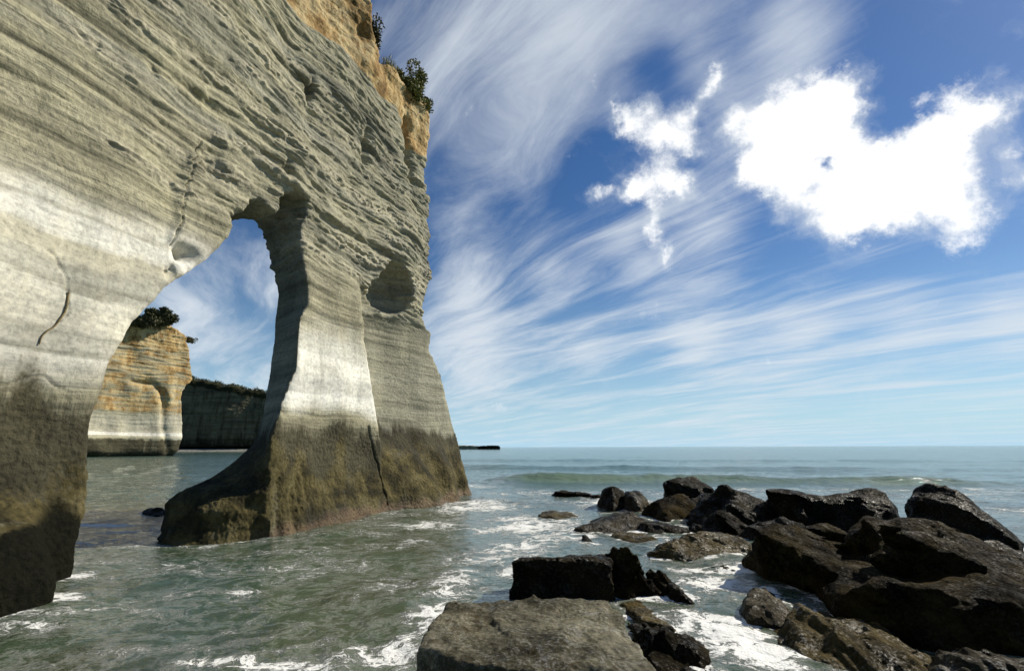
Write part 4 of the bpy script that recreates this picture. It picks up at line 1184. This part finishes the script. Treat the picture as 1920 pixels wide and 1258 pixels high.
# ------------------------------------------------------------------ plants
def bush(label, at, size, n, mat, leaf=.16, seed=0, grassy=False, group=None, cat='bush', name='cliff_bush'):
    rg = np.random.default_rng(seed)
    root = empty(name, at)
    tag(root, label, cat, group)
    at = np.array(at, float); size = np.array(size, float)
    V = []; Q = []; tint = []
    SV = []; SQ = []
    clumps = rg.normal(size=(26, 3)) * .33
    clumps[:, 2] = np.abs(clumps[:, 2]) * 1.0 + .12
    cr = rg.uniform(.18, .36, 26)
    ct = rg.uniform(0, 1, 26)
    for c in clumps:
        p0 = at + np.array((c[0], c[1], 0)) * size * .3 - np.array((0, 0, .06 * size[2])); p1 = at + c * size
        mid = (p0 + p1) / 2 + rg.normal(size=3) * size * .06
        pts = [p0, mid, p1]; rad = [.03 * size[2], .02 * size[2], .008 * size[2]]
        base = len(SV)
        for p, rr in zip(pts, rad):
            for k in range(4):
                SV.append(p + rr * np.array((math.cos(k * 1.571), math.sin(k * 1.571), 0)))
        for i in range(2):
            for k in range(4):
                SQ.append((base + i * 4 + k, base + i * 4 + (k + 1) % 4, base + i * 4 + 4 + (k + 1) % 4, base + i * 4 + 4 + k))
    for i in range(n):
        k = rg.integers(26)
        off = unit(rg.normal(size=3)) * cr[k] * rg.uniform(.2, 1.0) ** .5
        c = at + (clumps[k] + off) * size
        if c[2] < at[2] - .25 * size[2]:
            continue
        up = unit(rg.normal(size=3) * (.25 if grassy else .8) + np.array((0, 0, 1.0 if grassy else .35)) + off * 1.5)
        sd = unit(np.cross(up, rg.normal(size=3)))
        L = leaf * rg.uniform(.6, 1.5) * (2.4 if grassy else 1.0); w = leaf * (.10 if grassy else .30) * rg.uniform(.7, 1.3)
        b = len(V)
        droop = np.array((0, 0, -.25 * L))
        V += [c, c + up * L * .5 + sd * w, c + up * L + droop * rg.uniform(0, 1), c + up * L * .5 - sd * w]
        Q.append((b, b + 1, b + 2, b + 3))
        tint += [float(np.clip(ct[k] + rg.normal() * .25, 0, 1))] * 4
    me = mesh_from('foliage', np.array(V), np.array(Q), False)
    set_attr(me, 'tint', np.array(tint))
    link('foliage', me, mat, root)
    link('stem', mesh_from('stem', np.array(SV), np.array(SQ)), M_STEM, root)
    return root


def build_plants():
    rim = np.concatenate([coords(bpy.data.objects[n].data) for n in ('soil_cap', 'rock_body')])
    rim = rim[rim[:, 2] > 15]
    loc = (rim - CAM) @ CM
    rpx = CX + F_PX * loc[:, 0] / -loc[:, 2]; rpy = CY - F_PX * loc[:, 1] / -loc[:, 2]

    def on_face(px, py, v):
        i = np.argmin((rpx - px) ** 2 + (rpy - py) ** 2)
        return tuple(rim[i] + np.array((-.25, .1, -.05)))

    def on_plane(px, py, v):
        s, z = pix_face(px, py, v)
        return tuple(face_to_world(np.array([s]), np.array([v]), np.array([z]))[0])
    g = 'plants on the rim of the arch'
    bush('dark bush leaning out from the rim, highest of the rim plants', on_face(694, 82, -.75), (.8, .9, 1.25), 3600, M_LEAF2, .13, 201, group=g)
    bush('wispy grass tuft on the rim between the two bushes', on_face(735, 137, -.75), (.5, .5, .7), 700, M_LEAF, .12, 202, True, g, 'grass tuft', 'grass_tuft')
    bush('bright green leafy bush on the rim near the outer corner', on_face(778, 188, -.75), (1.1, 1.1, 1.5), 5200, M_LEAF, .15, 203, group=g)
    bush('small green tuft hanging at the outer corner of the rim', on_face(803, 208, -.5), (.5, .55, .8), 1300, M_LEAF, .13, 204, group=g, cat='grass tuft', name='grass_tuft')
    h = 'scrub on the orange topped cliff'
    c = PY(300, 604, 172)
    bush('dark thick bush crowning the orange topped cliff', tuple(c), (6.4, 6.4, 4.4), 9000, M_LEAF2, .75, 205, group=h)
    c = PY(270, 612, 168)
    bush('lower dark bush behind the crown bush, half hidden by the arch', tuple(c), (6, 6, 4.2), 3500, M_LEAF2, .7, 206, group=h)
    c = PY(355, 642, 186)
    bush('little bush hanging on the right edge of the orange topped cliff', tuple(c), (2.0, 2.0, 2.2), 1000, M_LEAF2, .5, 207, group=h)
    # scrub along the rim of the far cliff: one uncountable mass
    O, D, N, s, tz = BAY
    rg = np.random.default_rng(9)
    V = []; Q = []; tint = []
    for i in range(16000):
        ss = rg.uniform(-110, 70)
        hgt = 4.5 * (.45 + .55 * float(1 - abs(math.sin(ss * .21 + math.sin(ss * .07) * 2)))) 
        z = np.interp(ss, s, tz) + rg.uniform(-3.0, hgt * .62)
        v = rg.uniform(-11, -2) - .18 * z
        c = np.array((O[0] + ss * D[0] + v * N[0], O[1] + ss * D[1] + v * N[1], z))
        up = unit(rg.normal(size=3)); sd = unit(np.cross(up, rg.normal(size=3)))
        L = rg.uniform(.6, 1.5); b = len(V)
        V += [c, c + up * L * .5 + sd * L * .3, c + up * L, c + up * L * .5 - sd * L * .3]
        Q.append((b, b + 1, b + 2, b + 3)); tint += [rg.uniform(0, 1)] * 4
    me = mesh_from('rim_scrub', np.array(V), np.array(Q), False)
    set_attr(me, 'tint', np.array(tint))
    tag(link('rim_scrub', me, M_LEAF2), 'dark scrub along the top of the far shaded cliff', 'scrub', kind='stuff')


build_plants()


def build_root():
    """a dry root hanging over the face of the near leg"""
    co = coords(bpy.data.objects['rock_body'].data)
    co = co[(co[:, 2] > 2) & (co[:, 2] < 8) & (co[:, 1] < 13)]
    loc = (co - CAM) @ CM
    px = CX + F_PX * loc[:, 0] / -loc[:, 2]; py = CY - F_PX * loc[:, 1] / -loc[:, 2]
    t = np.linspace(0, 1, 26)
    path = np.array([(128, 548), (126, 572), (119, 592), (108, 607), (92, 617), (78, 628), (72, 645)])
    u = np.linspace(0, 1, len(path))
    pts = []
    for k in t:
        x, y = np.interp(k, u, path[:, 0]), np.interp(k, u, path[:, 1])
        dd = (px - x) ** 2 + (py - y) ** 2
        c = np.flatnonzero(dd < 9)
        c = c[np.argmin(-loc[c, 2])]
        pts.append(co[c] + np.array((FACE_N[0], FACE_N[1], 0)) * .02)
    pts = np.array(pts)
    for _ in range(3):
        pts[1:-1] = (pts[:-2] + 2 * pts[1:-1] + pts[2:]) / 4
    V = []; Q = []
    for i, p in enumerate(pts):
        tg = unit(pts[min(i + 1, 25)] - pts[max(i - 1, 0)])
        a = unit(np.cross(tg, (FACE_N[0], FACE_N[1], 0))); b = np.cross(tg, a)
        r = .024 * (1 - .5 * t[i])
        for k in range(6):
            V.append(p + r * (math.cos(k * math.pi / 3) * a + math.sin(k * math.pi / 3) * b))
        if i:
            for k in range(6):
                o = (i - 1) * 6
                Q.append((o + k, o + (k + 1) % 6, o + 6 + (k + 1) % 6, o + 6 + k))
    mt = mat_rock('dry_root', (.16, .12, .06), (.36, .29, .16), .7, .9, (0, 0, 1), .01, 2.0)
    tag(link('dry_root', mesh_from('dry_root', np.array(V), np.array(Q)), mt), 'thin pale dry root curving over the near leg of the arch', 'root')


build_root()
